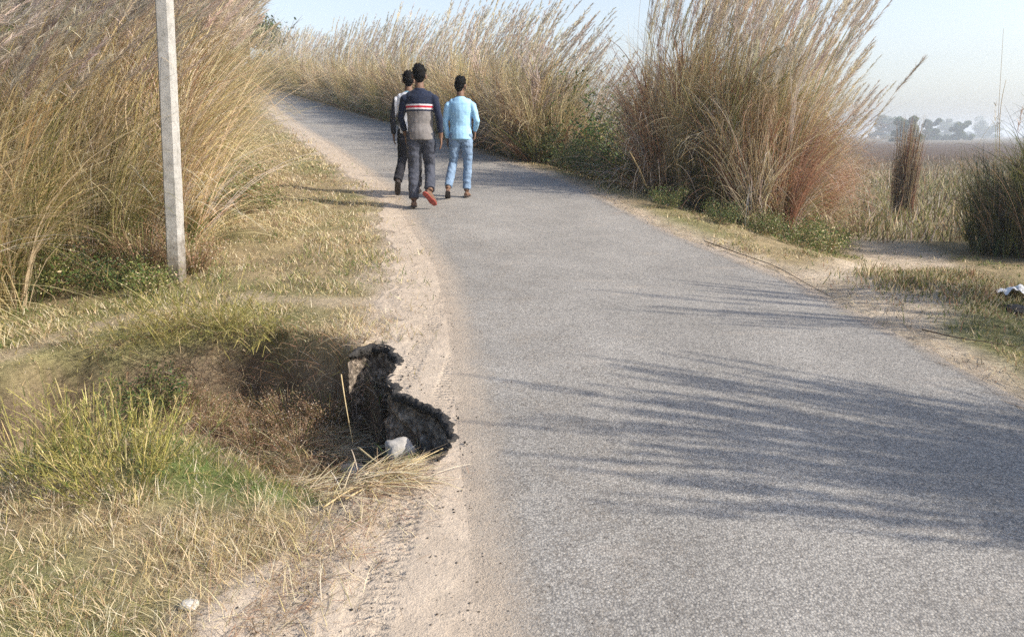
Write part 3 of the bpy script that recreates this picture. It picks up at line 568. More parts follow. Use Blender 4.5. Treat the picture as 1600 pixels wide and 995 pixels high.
# fine litter on the sandy shoulder and at the right road edge
A=Acc(); n=1500; y=rng.uniform(1.8,2.9,n); x=xs_(y)+np.abs(rng.normal(0,.16,n)); P=pathf(np.stack([x,y,H(x,y)+.012],-1),rng.uniform(0,6.28,n),rng.uniform(1.4,1.6,n),rng.uniform(1.4,1.7,n),rng.uniform(.015,.09,n),2)
ribbon(A,P,rng.uniform(.0015,.003,n),pick(rng,n,dict(brown=4,rust=2,straw=2,deep=2)),rng,tip=.5)
n=1800; y=rng.uniform(3.2,12,n); x=xr(y)+rng.normal(.12,.10,n); P=pathf(np.stack([x,y,H(x,y)+.012],-1),rng.normal(2.0,.8,n),rng.uniform(1.4,1.6,n),rng.uniform(1.4,1.7,n),rng.uniform(.03,.16,n),2)
ribbon(A,P,rng.uniform(.002,.006,n),pick(rng,n,dict(brown=4,straw=3,deep=2)),rng,tip=.5)
tag(link('plant_litter',A.mesh('plant_litter'),M_grass),'fine dry plant litter strewn along both road edges','litter',kind='stuff')

# ------------------------------------------------------------ tubes, stones, pole
def tube_bm(bm,pts,rad,sides=8,cap=True):
    pts=[Vector(p) for p in pts]; rings=[]
    for i,p in enumerate(pts):
        a=pts[max(i-1,0)];b=pts[min(i+1,len(pts)-1)]; t=(b-a).normalized()
        X_=Vector((1,0,0)) if abs(t.x)<.9 else Vector((0,1,0)); u=(X_-t*X_.dot(t)).normalized(); v=t.cross(u)
        r=rad[i] if hasattr(rad,'__len__') else rad; ra,rb=r if hasattr(r,'__len__') else (r,r)
        rings.append([bm.verts.new(p+u*ra*math.cos(6.28318*k/sides)+v*rb*math.sin(6.28318*k/sides)) for k in range(sides)])
    for A_,B_ in zip(rings,rings[1:]):
        for k in range(sides): bm.faces.new((A_[k],A_[(k+1)%sides],B_[(k+1)%sides],B_[k]))
    if cap: bm.faces.new(rings[0][::-1]); bm.faces.new(rings[-1])
def bm_mesh(bm,name,smooth=True):
    bmesh.ops.recalc_face_normals(bm,faces=bm.faces); me=bpy.data.meshes.new(name); bm.to_mesh(me); bm.free()
    for p in me.polygons: p.use_smooth=smooth
    return me
def stone(name,x,y,size,seed,mt,label,dz=0,cat='stone',rz=0):
    bm=bmesh.new(); bmesh.ops.create_icosphere(bm,subdivisions=4,radius=1)
    for v in bm.verts:
        p=v.co.copy(); n=mnoise.noise(p*1.1+Vector((seed,0,0)))*.35+mnoise.noise(p*3+Vector((seed,5,0)))*.10+mnoise.noise(p*9+Vector((seed,5,0)))*.03
        # flattened facets like a broken lump
        q=p*(1+n); m=max(abs(q.x),abs(q.y),abs(q.z)); q=q*(1-.35*(1-.75/max(m,.75)))
        v.co=Vector((q.x*size[0],q.y*size[1],q.z*size[2]))
    o=link(name,bm_mesh(bm,name),mt,loc=(x,y,G(x,y)+dz)); o.rotation_euler=(0.1,.05,rz); return tag(o,label,cat)
x,y=ung(626,712); stone('concrete_lump',x,y,(.075,.06,.055),3,M_stone,'pale grey rounded concrete lump inside the washout below the broken rim',.03,rz=.4)
x,y=ung(548,742); stone('concrete_lump',x,y,(.075,.05,.035),8,M_stone,'flat grey lump lying among straw in the washout mouth',.02)
x,y=ung(575,712); stone('asphalt_lump',x,y,(.05,.035,.03),9,M_tar,'small black asphalt lump beside the pale concrete lump',.02)
x,y=ung(296,950); stone('white_stone',x,y,(.028,.02,.014),5,M_white,'small whitish stone in the dry grass at the lower left',.01)
x,y=ung(1590,486); stone('dark_stone',x,y,(.10,.06,.03),6,M_tar,'dark stone on the ground at the right edge below the white rag',.01)
# crumbs of tar fallen round the rim
for k in range(18):
    i=random.randrange(len(rim)); p=rim[i]+nrm[i]*(random.uniform(-.10,-.04)); s=random.uniform(.003,.007)
    bm=bmesh.new(); bmesh.ops.create_icosphere(bm,subdivisions=1,radius=s)
    for v in bm.verts: v.co*=random.uniform(.7,1.25)
    o=link('asphalt_crumb',bm_mesh(bm,'asphalt_crumb',False),M_tar,loc=(p[0],p[1],float(zr(p[1]))+.014)); tag(o,'tiny black asphalt crumb lying on the sand beside the washout rim','crumb','asphalt crumbs round the washout')
# gravel: fine grains and pebbles strewn over the shoulder and both road edges
rng=np.random.default_rng(77); n=2600; y=1.7*(9/1.7)**rng.uniform(0,1,n); side=rng.uniform(0,1,n)<.72
x=np.where(side,xs_(y)+rng.uniform(-.15,1,n)*(xl(y)-xs_(y)+.35),xr(y)+rng.normal(.05,.16,n)); ok=(pit_depth(x,y)<.005)&(gully(x,y)<.02); x=x[ok];y=y[ok];n=len(x); r=rng.uniform(0,1,n)**3*.0045+.0016
oc=np.array([(1,0,0),(0,1,0),(-1,0,0),(0,-1,0),(0,0,1),(0,0,-1)],float); P=np.stack([x,y,zr(y)*0+H0(x,y)+.006],-1)
V=(P[:,None]+oc[None]*(r[:,None]*rng.uniform(.6,1.2,(n,6)))[...,None]).reshape(-1,3)
tf=np.array([(0,1,4),(1,2,4),(2,3,4),(3,0,4),(1,0,5),(2,1,5),(3,2,5),(0,3,5)]); Fg=(np.arange(n)[:,None,None]*6+tf[None]).reshape(-1,3)
cg=np.array([(.05,.045,.04),(.22,.19,.16),(.42,.37,.31),(.12,.09,.07)])[rng.integers(0,4,n)]
tag(link('gravel',npmesh('gravel',V,Fg,np.repeat(cg,6,0)),M_grass),'fine gravel and dark crumbs strewn over the sandy road edges','gravel',kind='stuff')
# white rag
def rag():
    x,y=ung(1580,464); bm=bmesh.new(); n=22; g=[[None]*n for _ in range(n)]
    for i in range(n):
        for j in range(n):
            u=(i/(n-1)-.5)*.30; v=(j/(n-1)-.5)*.16
            h=.025+.05*mnoise.noise(Vector((u*9,v*9,2)))+.03*mnoise.noise(Vector((u*25,v*25,4)))
            g[i][j]=bm.verts.new((u*(.8+.3*mnoise.noise(Vector((v*8,0,1)))),v*(1+.5*mnoise.noise(Vector((u*6,3,1)))),max(h,.004)))
    for i in range(n-1):
        for j in range(n-1): bm.faces.new((g[i][j],g[i+1][j],g[i+1][j+1],g[i][j+1]))
    m=simple('rag_cloth',(.55,.55,.55),(.75,.74,.72),10,.9,.2,.01)
    o=link('rag',bm_mesh(bm,'rag'),m,loc=(x,y,G(x,y)+.02)); tag(o,'crumpled white rag on the ground at the right edge','rag')
rag()
# concrete utility pole
x,y=ung(277,440); z0=G(x,y)
pole=empty('utility_pole',(x,y,z0),math.radians(22),label='square weathered concrete utility pole rising out of frame on the left verge',cat='utility pole')
pole.rotation_euler=(math.radians(-1),math.radians(3.2),math.radians(0))
bm=bmesh.new(); nseg=60
ringsp=[]
for i in range(nseg+1):
    t=i/nseg; w=.056*(1-.32*t); d=.062*(1-.32*t); z=-.3+7.3*t; c=.012
    pr=[(-w+c,-d),(w-c,-d),(w,-d+c),(w,d-c),(w-c,d),(-w+c,d),(-w,d-c),(-w,-d+c)]
    ringsp.append([bm.verts.new((a+.003*mnoise.noise(Vector((a*20,b*20,z*6))),b+.003*mnoise.noise(Vector((a*20+5,b*20,z*6))),z)) for a,b in pr])
for A_,B_ in zip(ringsp,ringsp[1:]):
    for k in range(8): bm.faces.new((A_[k],A_[(k+1)%8],B_[(k+1)%8],B_[k]))
bm.faces.new(ringsp[0][::-1]); bm.faces.new(ringsp[-1])
m,t,n,l,b=mat('weathered_concrete'); co=n.new('ShaderNodeTexCoord').outputs['Object']; a=noise_tex(n,l,co,14,7,.7); c=ramp(n,l,a.outputs[0],[(.28,(.26,.25,.225)),(.5,(.42,.405,.375)),(.75,(.52,.50,.47))]).outputs[0]
a2=noise_tex(n,l,co,90,4,.8); r=ramp(n,l,a2.outputs[0],[(.34,.45),(.47,1)]); c=mix(n,l,.9,c,r.outputs[0],'MULTIPLY')
sx=n.new('ShaderNodeSeparateXYZ'); l.new(co,sx.inputs[0]); ma=N(n,'ShaderNodeMath',operation='MULTIPLY_ADD'); l.new(a.outputs[0],ma.inputs[0]); ma.inputs[1].default_value=.8; l.new(sx.outputs[2],ma.inputs[2]); r=ramp(n,l,ma.outputs[0],[(.45,(.45,.38,.30)),(.85,(1,1,1))]); c=mix(n,l,1.,c,r.outputs[0],'MULTIPLY')
l.new(c,b.inputs['Base Color']); b.inputs['Roughness'].default_value=.9; bump(n,l,a2.outputs[0],.5,.006,b); M_conc=m
link('shaft',bm_mesh(bm,'shaft',False),M_conc,pole)
bm=bmesh.new(); tube_bm(bm,[(-.02,-.052,4.3),(-.02,-.075,4.3)],.01,6); 
link('bolt',bm_mesh(bm,'bolt'),M_tar,pole)
# long dry stalks
def stalk(name,pts,r,mt,label,cat,parent=None):
    bm=bmesh.new(); P=[Vector(p) for p in pts]; Q=[]
    for i in range(len(P)-1):
        p0=P[max(i-1,0)];p1=P[i];p2=P[i+1];p3=P[min(i+2,len(P)-1)]
        for k in range(6):
            t=k/6; Q.append(.5*((2*p1)+(p2-p0)*t+(2*p0-5*p1+4*p2-p3)*t*t+(3*p1-p0-3*p2+p3)*t**3))
    Q.append(P[-1]); base=P[0].copy(); tube_bm(bm,[q-base for q in Q],[r*(1-.6*i/(len(Q)-1)) for i in range(len(Q))],6)
    o=link(name,bm_mesh(bm,name),mt,loc=base); return tag(o,label,cat)
M_straw=simple('dry_stalk',(.38,.27,.12),(.60,.48,.28),30,.7,.2,.003); M_twig=simple('dark_twig',(.05,.035,.025),(.13,.09,.06),30,.9,.3,.003)
def gp(px,py,h,off=0.): x,y=un(px,py,lambda a,b:zr(b)+off); return (x,y,max(G(x,y)+h,float(zr(y))+off))
for k,(pl,lab) in enumerate([([(520,778),(590,752),(650,728),(695,700)],'longest dry straw stalk bridging the near lip of the washout'),([(540,790),(600,758),(672,712)],'thick dry straw stalk just below the longest one at the washout lip'),([(505,800),(560,770),(640,742)],'reddish dry straw stalk nearest the sand at the washout mouth'),([(560,700),(610,740),(650,720)],'bent dry straw stalk beside the concrete lump')]):
    stalk('straw_stalk',[gp(a,b_,.02,-.01-.0*k) for a,b_ in pl],.0045,M_straw,lab,'straw stalk')
x1,y1=un(533,585,lambda a,b:zr(b)); x2,y2=un(552,700,lambda a,b:zr(b)-.3); stalk('straw_stalk',[(x1,y1,float(zr(y1))-.0),((x1+x2)/2,(y1+y2)/2-.02,float(zr(y1))-.12),(x2,y2,float(zr(y2))-.28)],.004,M_straw,'thin pale stalk slanting down across the black hollow of the washout','straw stalk')
stalk('fallen_stick',[ (lambda q:(q[0],q[1],G(*q)+.02))(ung(a,b_)) for a,b_ in [(1100,380),(1150,398),(1210,420),(1260,448),(1300,470)]],.0045,M_twig,'long dark dry stick lying along the right edge of the road','stick')
stalk('fallen_stick',[ (lambda q:(q[0],q[1],G(*q)+.02))(ung(a,b_)) for a,b_ in [(1440,520),(1490,532),(1545,540),(1590,548)]],.0045,M_twig,'short dark stick in the straw at the lower right verge','stick')
x,y=ung(1010,305); stalk('broken_reed',[(x,y,G(x,y)+.1),(x-.15,y-.25,G(x,y)+.35),(x-.32,y-.4,G(x,y)+.6)],.014,M_straw,'thick pale broken reed leaning out of the big stand towards the road','reed')
# lone plume leaning away from the big stand
def lone(px0,py0,px1,py1,yy,lab,k=70,curve=.25,r=.004,plume=True):
    def at(px,py): dx=(px-800)/F;dv=(497.5-py)/F;d=(dx,math.cos(PITCH)+dv*math.sin(PITCH),-math.sin(PITCH)+dv*math.cos(PITCH)); return np.array([d[0]/d[1]*yy,yy,CH+d[2]/d[1]*yy])
    a=at(px0,py0); b_=at(px1,py1); a[2]=G(a[0],a[1]); e=empty('plumed_stalk',a,label=lab,cat='reed stalk'); a0=np.zeros(3); b0=b_-a
    q=[a0*(1-t)+b0*t+np.array([-curve*math.sin(math.pi*t)*.5,0,curve*math.sin(math.pi*t)]) for t in np.linspace(0,1,14)]
    bm=bmesh.new(); tube_bm(bm,q,[r*(1-.5*i/13) for i in range(14)],5); link('stem',bm_mesh(bm,'stem'),M_straw,e)
    if plume:
        rng=np.random.default_rng(k); A=Acc(); q=np.array(q); n=170; u=rng.uniform(0,1,n); i0=q[-4]; tv=q[-1]-i0; pt=i0+tv*u[:,None]; d=tv/np.linalg.norm(tv)+rng.normal(0,.22,(n,3)); d/=np.linalg.norm(d,axis=1)[:,None]
        P=pathf(pt,np.arctan2(d[:,1],d[:,0]),np.arccos(d[:,2]),np.arccos(d[:,2])+.15,rng.uniform(.05,.12,n),2); ribbon(A,P,rng.uniform(.005,.009,n),pick(rng,n,dict(grey=3,brown=1)),rng); link('plume',A.mesh('plume'),M_plume,e)
lone(1300,330,1442,94,9.6,'lone plumed stalk leaning right away from the big stand against the sky')
lone(1560,330,1568,45,10.2,'thin bare stalk rising straight above the dark bush at the right edge',curve=.02,plume=False,r=.004)
lone(1590,330,1572,125,10.2,'short arched stalk above the dark bush at the right edge',curve=.35,r=.006,k=71,plume=False)
lone(1500,260,1560,180,14,'pale thin stalk leaning over the field left of the dark bush',curve=.2,plume=False,r=.004)

# ------------------------------------------------------------ trees
def tree(x,y,z,h,crown,seed,label,nl=5000,ls=.3,pal=None,sparse=False,trunk_h=.4,bare=0):
    rng=np.random.default_rng(seed); e=empty('tree',(x,y,z),0,label=label,cat='tree'); bm=bmesh.new()
    lean=rng.uniform(-.05,.05); top=Vector((lean*h,0,h*.75)); trunk_h=trunk_h if h<6 else .12; tube_bm(bm,[Vector((0,0,-.3)),Vector((0,0,h*.2)),Vector((lean*h*.5,0,h*.45)),top],[h*.03,h*.024,h*.017,h*.006],8)
    cs=[]
    nb=bare or 16
    for k in range(nb):
        a=rng.uniform(0,6.28); t=rng.uniform(trunk_h,.95); st=Vector((lean*h*t*.8,0,h*.75*t)); L=crown*rng.uniform(.55,1.)*(1.15-.5*abs(t-.6)*2)
        en=st+Vector((math.cos(a)*L,math.sin(a)*L,h*rng.uniform(.05,.30))); md=(st+en)/2+Vector((0,0,-h*.02)); tube_bm(bm,[st,md,en],[h*.009,h*.006,h*.002],5); cs.append((en,crown*rng.uniform(.25,.48))); cs.append((md,crown*.25))
        for j in range(3 if not bare else 6):
            e2=en+Vector(rng.normal(0,crown*.3,3)); tube_bm(bm,[md.lerp(en,rng.uniform(.2,1)),e2],[h*.003,h*.0012],4)
    if h>=8:
        for k in range(14): cs.append((Vector((rng.normal(0,crown*.7),rng.normal(0,crown*.7),h*rng.uniform(.03,.22))),crown*.35))
    link('trunk',bm_mesh(bm,'trunk'),M_bark,e)
    if nl:
        ci=rng.integers(0,len(cs),nl); c=np.array([cs[i][0] for i in ci]); r=np.array([cs[i][1] for i in ci]); dv=rng.normal(0,1,(nl,3)); dv/=np.linalg.norm(dv,axis=1)[:,None]
        c=c+dv*(r*rng.uniform(.3,1,nl)**.5)[:,None]*np.array([1,1,.7]); s=rng.uniform(.6,1.3,nl)*ls
        d1=rng.normal(0,1,(nl,3)); d1/=np.linalg.norm(d1,axis=1)[:,None]; d2=np.cross(d1,rng.normal(0,1,(nl,3))); d2/=np.linalg.norm(d2,axis=1)[:,None]
        V=np.stack([c-d1*s[:,None],c-d2*s[:,None]*.5,c+d1*s[:,None],c+d2*s[:,None]*.5],1).reshape(-1,3); A=Acc(); A.add(V,np.arange(nl*4).reshape(-1,4),np.repeat(pick(rng,nl,pal or dict(dgreen=4,green=3,olive=1),.25),4,0)); link('crown',A.mesh('crown'),M_foliage,e)
    return e
def far_at(px,d): return (px-800)/F*d/math.cos(PITCH)*1.0
for px,d,h,cr,lab,sd in [(1412,240,9.6,4.0,'largest hazy round tree on the horizon right of the big reeds',1),(1456,330,9,3.3,'middle hazy tree on the horizon, bluish and fainter',2),(1500,320,8,3.2,'small hazy tree on the horizon nearest the dark bush',3),(1475,520,12,7,'faint low tree on the horizon behind the middle tree',4),(1540,560,14,9,'faint tree on the horizon above the field by the right edge',5),(1385,420,12,7,'faint tree on the horizon partly behind the big reeds',6)]:
    x=(px-800)/F*d*1.0/(math.cos(PITCH)+ (497.5-205)/F*math.sin(PITCH)); tree(x,d,G(x,d),h,cr,sd,lab,8000,.50)
tree(-6.5,9.3,G(-6.5,9.3),4.4,1.7,11,'dark green tree behind the left reed thicket at the upper left corner',9000,.09)
tree(-8.0,11.0,G(-8.0,11.0),5.2,2.2,12,'second dark green tree behind the left thicket, further back',8000,.10)
x,y=-18.6,55.; tree(x,y,float(zr(y)),5.0,2.0,13,'small bushy grey green tree beyond the bend of the road',4200,.13,dict(dgreen=3,green=2,olive=2))
x,y=-16.6,56.; tree(x,y,float(zr(y)),4.6,1.4,14,'nearly bare small tree beside the bushy one beyond the bend',260,.12,bare=14)

# ------------------------------------------------------------ people
def vox(bm,name,voxel,smooth=2,wr=0,ws=18,seed=0):
    me=bm_mesh(bm,name); o=bpy.data.objects.new(name,me); COL.objects.link(o)
    r=o.modifiers.new('r','REMESH'); r.mode='VOXEL'; r.voxel_size=voxel; r.use_smooth_shade=True
    s=o.modifiers.new('s','SMOOTH'); s.factor=.5; s.iterations=smooth
    dg=bpy.context.evaluated_depsgraph_get(); out=bpy.data.meshes.new_from_object(o.evaluated_get(dg)); bpy.data.objects.remove(o); bpy.data.meshes.remove(me)
    out.name=name
    if wr:
        no=[v.normal.copy() for v in out.vertices]
        for v,n_v in zip(out.vertices,no):
            p=v.co; v.co=p+n_v*wr*(mnoise.noise(Vector((p.x*ws*.7,p.y*ws*.7+seed,p.z*ws*1.2)))+.5*mnoise.noise(p*ws*2.3))
    return out
def ball(bm,c,rx,ry,rz):
    bmesh.ops.create_uvsphere(bm,u_segments=16,v_segments=10,radius=1,matrix=Matrix.Translation(c)@Matrix.Diagonal((rx,ry,rz,1)))
M_skin=simple('skin',(.13,.07,.045),(.20,.115,.075),8,.55,.05,.002); M_hair=simple('black_hair',(.003,.003,.003),(.010,.009,.009),60,.7,.5,.01,spec=.08)
M_eye=simple('eye',(.5,.5,.5),(.6,.6,.6),5,.2,0)
def V3(*a): return Vector(a)
def person(name,loc,rz,hscale,J,shirt_mat,trouser_mat,shoe_mats,label,sleeve=1.,shirt_len=.0,slim=1.,head_turn=0.,cuff=.10,hair_mesh_seed=1,loose=1.):
    root=empty(name,loc,rz,label=label,cat='person'); root.scale=(hscale*.97,hscale,hscale); root.rotation_euler=(math.radians(-2.5),0,rz)
    L,R=J['L'],J['R']
    def torso(bm,inf,low):
        tube_bm(bm,[V3(0,0,low),V3(0,0,.92),V3(0,.01,1.02),V3(0,.015,1.14),V3(0,.01,1.26),V3(0,0,1.36),V3(0,0,1.415),V3(0,.0,1.44)],
          [(.150+inf,.108+inf),(.150+inf,.108+inf),(.137+inf*1.25,.098+inf),(.150+inf,.105+inf),(.168+inf,.110+inf),(.158+inf,.094+inf),(.105+inf*.8,.072+inf*.6),(.070+inf*.3,.062+inf*.3)],20)
    def arm(bm,A,inf,full=True,frac=1.):
        s,e,w=A; 
        pts=[s,s.lerp(e,.3),s.lerp(e,.7),e]; rr=[.056+inf,.050+inf,.043+inf,.039+inf]
        f=[e.lerp(w,.35),e.lerp(w,.35+.65*frac)]
        tube_bm(bm,pts+f,rr+[.037+inf,(.028 if frac==1 else .030)+inf],12)
    def leg(bm,A,inf,frac=1.,flare=0):
        h,k,a=A; tube_bm(bm,[h+V3(0,0,.05),h.lerp(k,.25),h.lerp(k,.7),k,k.lerp(a,.3),k.lerp(a,.3+.7*frac)],[.086+inf*.5,.084+inf,.066+inf,.056+inf,.055+inf,.040+inf+flare],14)
    bm=bmesh.new(); torso(bm,-.004,.84)
    tube_bm(bm,[V3(0,0,1.37),V3(0,.004,1.47),V3(0,.012,1.54)],[(.066,.062),(.060,.058),(.052,.055)],14)
    hc=V3(0,.02,1.605); hm=Matrix.Rotation(head_turn,3,'Z')
    ball(bm,hc+V3(0,0,.015),.080,.096,.104); ball(bm,hc+hm@V3(0,.03,-.05),.052,.06,.062)
    ball(bm,hc+hm@V3(0,.098,-.015),.013,.018,.024); ball(bm,hc+hm@V3(0,.085,-.065),.024,.014,.010)
    for s in (-1,1): ball(bm,hc+hm@V3(s*.086,.0,-.012),.012,.018,.032); ball(bm,hc+hm@V3(s*.03,.08,.018),.018,.014,.008)
    for A_,hd,side in ((J['armL'],J.get('handL',V3(0,.02,-1)),-1),(J['armR'],J.get('handR',V3(0,.02,-1)),1)):
        arm(bm,A_,0); w=A_[2]; d=hd.normalized(); inw=V3(-side,0,0); fw=V3(0,1,0)
        tube_bm(bm,[w-d*.02,w+d*.02,w+d*.06,w+d*.09],[(.018,.028),(.017,.036),(.015,.040),(.013,.036)],10)
        for q,(oy,ln) in enumerate(((-.030,.060),(-.010,.074),(.011,.080),(.031,.070))):
            b0=w+d*.08+fw*oy; c1=b0+d*ln*.5+inw*.006; c2=c1+d*ln*.36+inw*.018; tube_bm(bm,[b0,c1,c2],[.0095,.009,.0075],6)
        b0=w+d*.03+fw*.030; tube_bm(bm,[b0,b0+d*.025+fw*.026,b0+d*.058+fw*.032+inw*.008],[.013,.0105,.009],6)
    for A_,ft in ((L,J['footL']),(R,J['footR'])):
        leg(bm,A_,0); a=A_[2]; t=ft.normalized(); up=V3(0,0,1)-t*t.z; up.normalize()
        heel=a-t*.055-up*.05; tube_bm(bm,[heel,a-up*.04+t*.02,a+t*.10-up*.052,a+t*.17-up*.062],[(.030,.032),(.036,.042),(.042,.028),(.036,.016)],12)
    link('body',vox(bm,'body',.0065,2),M_skin,root)
    for s in (-1,1):
        bm=bmesh.new(); ball(bm,hc+hm@V3(s*.03,.078,.006),.011,.010,.009); link('eye',bm_mesh(bm,'eye'),M_eye,root)
    # hair
    bm=bmesh.new(); ball(bm,hc+V3(0,-.008,.045),.086,.102,.088); ball(bm,hc+hm@V3(0,-.035,.0),.080,.072,.070); ball(bm,hc+hm@V3(0,-.048,-.045),.052,.04,.05); ball(bm,hc+hm@V3(0,.03,.085),.070,.070,.055)
    for k in range(26):
        r_=random.Random(k+hair_mesh_seed*31); a=r_.uniform(0,6.28); el=r_.uniform(.1,1.4); dv=V3(math.cos(a)*math.cos(el),math.sin(a)*math.cos(el),math.sin(el)); p=hc+V3(0,-.005,.045)+V3(dv.x*.078,dv.y*.092,dv.z*.085); tube_bm(bm,[p,p+dv*.022+V3(r_.uniform(-.01,.01),.006,.004)],[.016,.005],6)
    link('hair',vox(bm,'hair',.006,2,.004,90,hair_mesh_seed),M_hair,root)
    # trousers
    bm=bmesh.new(); tube_bm(bm,[V3(0,0,.80),V3(0,0,.87),V3(0,.005,.95),V3(0,.01,1.0)],[(.10,.08),(.163*slim,.118),(.157*slim,.112),(.150*slim,.105)],18)
    for A_ in (L,R): leg(bm,A_,.016*loose,1-cuff,.014*loose)
    link('trousers',vox(bm,'trousers',.009,3,.010,16,hair_mesh_seed),trouser_mat,root)
    # shirt
    bm=bmesh.new(); torso(bm,.018,.86-shirt_len)
    for A_ in (J['armL'],J['armR']):
        s,e,w=A_; tube_bm(bm,[V3(s.x*.25,0,1.385),V3(s.x*.7,0,1.365),s+V3(0,0,-.005)],[.052,.058,.056],12); ball(bm,s+V3(0,0,-.012),.058,.062,.058); arm(bm,A_,.006,True,sleeve)
    link('shirt',vox(bm,'shirt',.009,3,.007,9,hair_mesh_seed+3),shirt_mat,root)
    bm=bmesh.new(); tube_bm(bm,[V3(0,-.002,1.425),V3(0,-.002,1.452)],[(.078,.074),(.066,.064)],18); link('collar',vox(bm,'collar',.008,1),J['collar'],root)
    for A_,ft,mt,nm in ((L,J['footL'],shoe_mats[0],'shoe'),(R,J['footR'],shoe_mats[1],'shoe')):
        a=A_[2]; t=ft.normalized(); up=V3(0,0,1)-t*t.z; up.normalize(); bm=bmesh.new(); o_=-up*.078
        tube_bm(bm,[a-t*.085+o_,a-t*.05+o_,a+t*.05+o_,a+t*.12+o_,a+t*.19+o_],[(.022,.010),(.040,.012),(.038,.012),(.048,.012),(.030,.010)],12)
        if J.get('closed'): tube_bm(bm,[a-t*.078-up*.055,a-t*.03-up*.04,a+t*.06-up*.045,a+t*.13-up*.06,a+t*.18-up*.066],[(.030,.030),(.044,.046),(.046,.034),(.046,.022),(.032,.014)],12)
        else: tube_bm(bm,[a+t*.07-up*.075+V3(-.044,0,0),a+t*.09-up*.028,a+t*.07-up*.075+V3(.044,0,0)],[.007,.010,.007],8)
        link(nm,vox(bm,nm,.006,1),mt,root)
    return root
def shirt_bands():
    m,t,n,l,b=mat('banded_jersey'); tc=n.new('ShaderNodeTexCoord').outputs['Object']; s=n.new('ShaderNodeSeparateXYZ'); l.new(tc,s.inputs[0])
    r=n.new('ShaderNodeValToRGB'); r.color_ramp.interpolation='CONSTANT'; mr=n.new('ShaderNodeMapRange'); mr.inputs[1].default_value=.8; mr.inputs[2].default_value=1.5; l.new(s.outputs[2],mr.inputs[0]); l.new(mr.outputs[0],r.inputs[0])
    navy=(.012,.018,.04); st=[(0,(.20,.185,.18)),(.535,navy),(.565,(.62,.58,.6)),(.59,(.45,.02,.04)),(.628,(.62,.58,.6)),(.655,navy)]
    e=r.color_ramp.elements
    while len(e)<len(st): e.new(.5)
    for i,(p,c) in enumerate(st): e[i].position=p; e[i].color=(*c,1)
    # sleeves and the left side panel stay navy
    ab=N(n,'ShaderNodeMath',operation='ABSOLUTE'); l.new(s.outputs[0],ab.inputs[0]); gt=N(n,'ShaderNodeMath',operation='GREATER_THAN'); l.new(ab.outputs[0],gt.inputs[0]); gt.inputs[1].default_value=.172
    c=mix(n,l,gt.outputs[0],r.outputs[0],navy); no=noise_tex(n,l,tc,30,4,.6); rr=ramp(n,l,no.outputs[0],[(.3,.8),(.7,1.15)]); c=mix(n,l,1.,c,rr.outputs[0],'MULTIPLY')
    l.new(c,b.inputs['Base Color']); b.inputs['Roughness'].default_value=.85; b.inputs['Specular IOR Level'].default_value=.2; b.inputs['Sheen Weight'].default_value=.1; return m
def stripes(name,c1,c2,sc):
    m,t,n,l,b=mat(name); tc=n.new('ShaderNodeTexCoord').outputs['Object']; w=n.new('ShaderNodeTexWave'); w.bands_direction='Z'; w.inputs['Scale'].default_value=sc; w.inputs['Distortion'].default_value=.6; l.new(tc,w.inputs[0])
    r=ramp(n,l,w.outputs[1],[(.75,c1),(.95,c2)]); l.new(r.outputs[0],b.inputs['Base Color']); b.inputs['Roughness'].default_value=.85; b.inputs['Specular IOR Level'].default_value=.2; return m
def yoke():
    m,t,n,l,b=mat('dark_jacket_white_yoke'); tc=n.new('ShaderNodeTexCoord').outputs['Object']; s=n.new('ShaderNodeSeparateXYZ'); l.new(tc,s.inputs[0])
    ab=N(n,'ShaderNodeMath',operation='ABSOLUTE'); l.new(s.outputs[0],ab.inputs[0]); a=N(n,'ShaderNodeMath',operation='LESS_THAN'); l.new(ab.outputs[0],a.inputs[0]); a.inputs[1].default_value=.205
    c=mix(n,l,a.outputs[0],(.02,.02,.028),(.62,.63,.66)); l.new(c,b.inputs['Base Color']); b.inputs['Roughness'].default_value=.85; return m
M_denimdark=simple('charcoal_trousers',(.035,.04,.055),(.085,.09,.115),9,.9,.3,.01); M_black=simple('black_cloth',(.008,.008,.011),(.022,.022,.028),12,.9,.2,.01)
M_jean=simple('pale_blue_jeans',(.13,.20,.31),(.23,.325,.45),7,.9,.3,.01); M_red=simple('red_sole',(.30,.06,.045),(.38,.09,.07),20,.6,.1,.003); M_shoe=simple('dark_shoe',(.02,.015,.015),(.05,.04,.035),20,.6,.1,.003)
M_navy=simple('navy_trim',(.012,.018,.04),(.02,.028,.055),20,.8,.1,.003); M_ltrim=simple('light_blue_trim',(.25,.5,.65),(.32,.57,.7),20,.8,.1,.003)
x,y=un(660,326); z=float(zr(y))+.012
person('person',(x,y,z),.04,.965,dict(L=(V3(-.085,0,.88),V3(-.105,.06,.49),V3(-.105,-.03,.092)),R=(V3(.085,0,.88),V3(.10,.13,.51),V3(.115,-.16,.21)),
    footL=V3(-.1,1,.0),footR=V3(.5,.6,-.62),armL=(V3(-.180,0,1.335),V3(-.255,.03,1.11),V3(-.20,.13,.90)),armR=(V3(.180,0,1.335),V3(.245,-.05,1.10),V3(.262,.0,.86)),collar=M_navy),
    shirt_bands(),M_denimdark,(M_shoe,M_red),'nearest walker from behind, navy and grey jersey with white and red band, lifting red sole',.62,.03,1.,.15,.08,1,.95)
x,y=un(721,310); z=float(zr(y))+.012
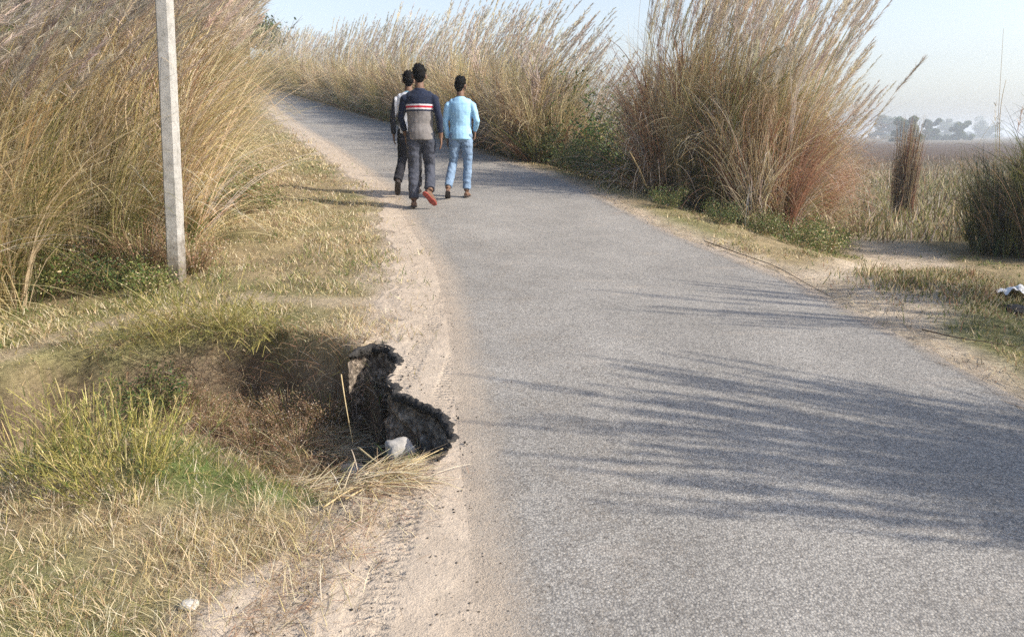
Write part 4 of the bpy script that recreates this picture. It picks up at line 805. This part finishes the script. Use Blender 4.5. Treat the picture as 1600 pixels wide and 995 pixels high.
person('person',(x,y,z),-.06,.885,dict(L=(V3(-.085,0,.88),V3(-.135,.06,.49),V3(-.185,-.17,.13)),R=(V3(.085,0,.88),V3(.095,.07,.49),V3(.075,.04,.092)),
    footL=V3(-.15,.85,-.45),footR=V3(.08,1,0),armL=(V3(-.180,0,1.335),V3(-.235,.0,1.10),V3(-.205,.03,.85)),armR=(V3(.180,0,1.335),V3(.25,-.02,1.11),V3(.20,.16,.98)),collar=M_ltrim),
    stripes('light_blue_jersey',(.36,.60,.80),(.26,.48,.68),16),M_jean,(M_shoe,M_shoe),'walker on the right in a light blue long sleeve jersey and pale blue jeans',.97,.02,.95,-.3,.12,2,.75)
x,y=un(643,305); z=float(zr(y))+.012
person('person',(x,y,z),.05,.925,dict(L=(V3(-.085,0,.88),V3(-.12,.02,.50),V3(-.175,-.27,.18)),R=(V3(.085,0,.88),V3(.09,.14,.50),V3(.09,.12,.092)),
    footL=V3(-.15,.7,-.7),footR=V3(.05,1,0),armL=(V3(-.180,0,1.335),V3(-.245,.01,1.10),V3(-.245,.07,.86)),armR=(V3(.180,0,1.335),V3(.24,-.02,1.10),V3(.24,.05,.86)),collar=M_ltrim,closed=1),
    yoke(),M_black,(M_shoe,M_shoe),'walker furthest left, half hidden, with white back, dark sleeves and black trousers',.97,.0,.92,.1,.06,3,.9)

# ------------------------------------------------------------ haze
bm=bmesh.new(); bmesh.ops.create_cube(bm,size=1); me=bm_mesh(bm,'haze',False)
hz=bpy.data.objects.new('haze',me); COL.objects.link(hz); zlo=float(Z.min())-1; zhi=17
hz.dimensions=(1,1,1); hz.scale=(GX[-1]-GX[0]+40,GY[-1]-GY[0]+40,zhi-zlo); hz.location=((GX[0]+GX[-1])/2,(GY[0]+GY[-1])/2,(zlo+zhi)/2); hz['kind']='stuff'
hm_=bpy.data.materials.new('haze_air'); hm_.use_nodes=True; hn=hm_.node_tree; hn.nodes.remove(hn.nodes['Principled BSDF']); pv=hn.nodes.new('ShaderNodeVolumePrincipled'); pv.inputs['Color'].default_value=(.86,.93,1,1); pv.inputs['Density'].default_value=.0013; pv.inputs['Anisotropy'].default_value=.2
hn.links.new(pv.outputs[0],hn.nodes['Material Output'].inputs['Volume']); me.materials.append(hm_)
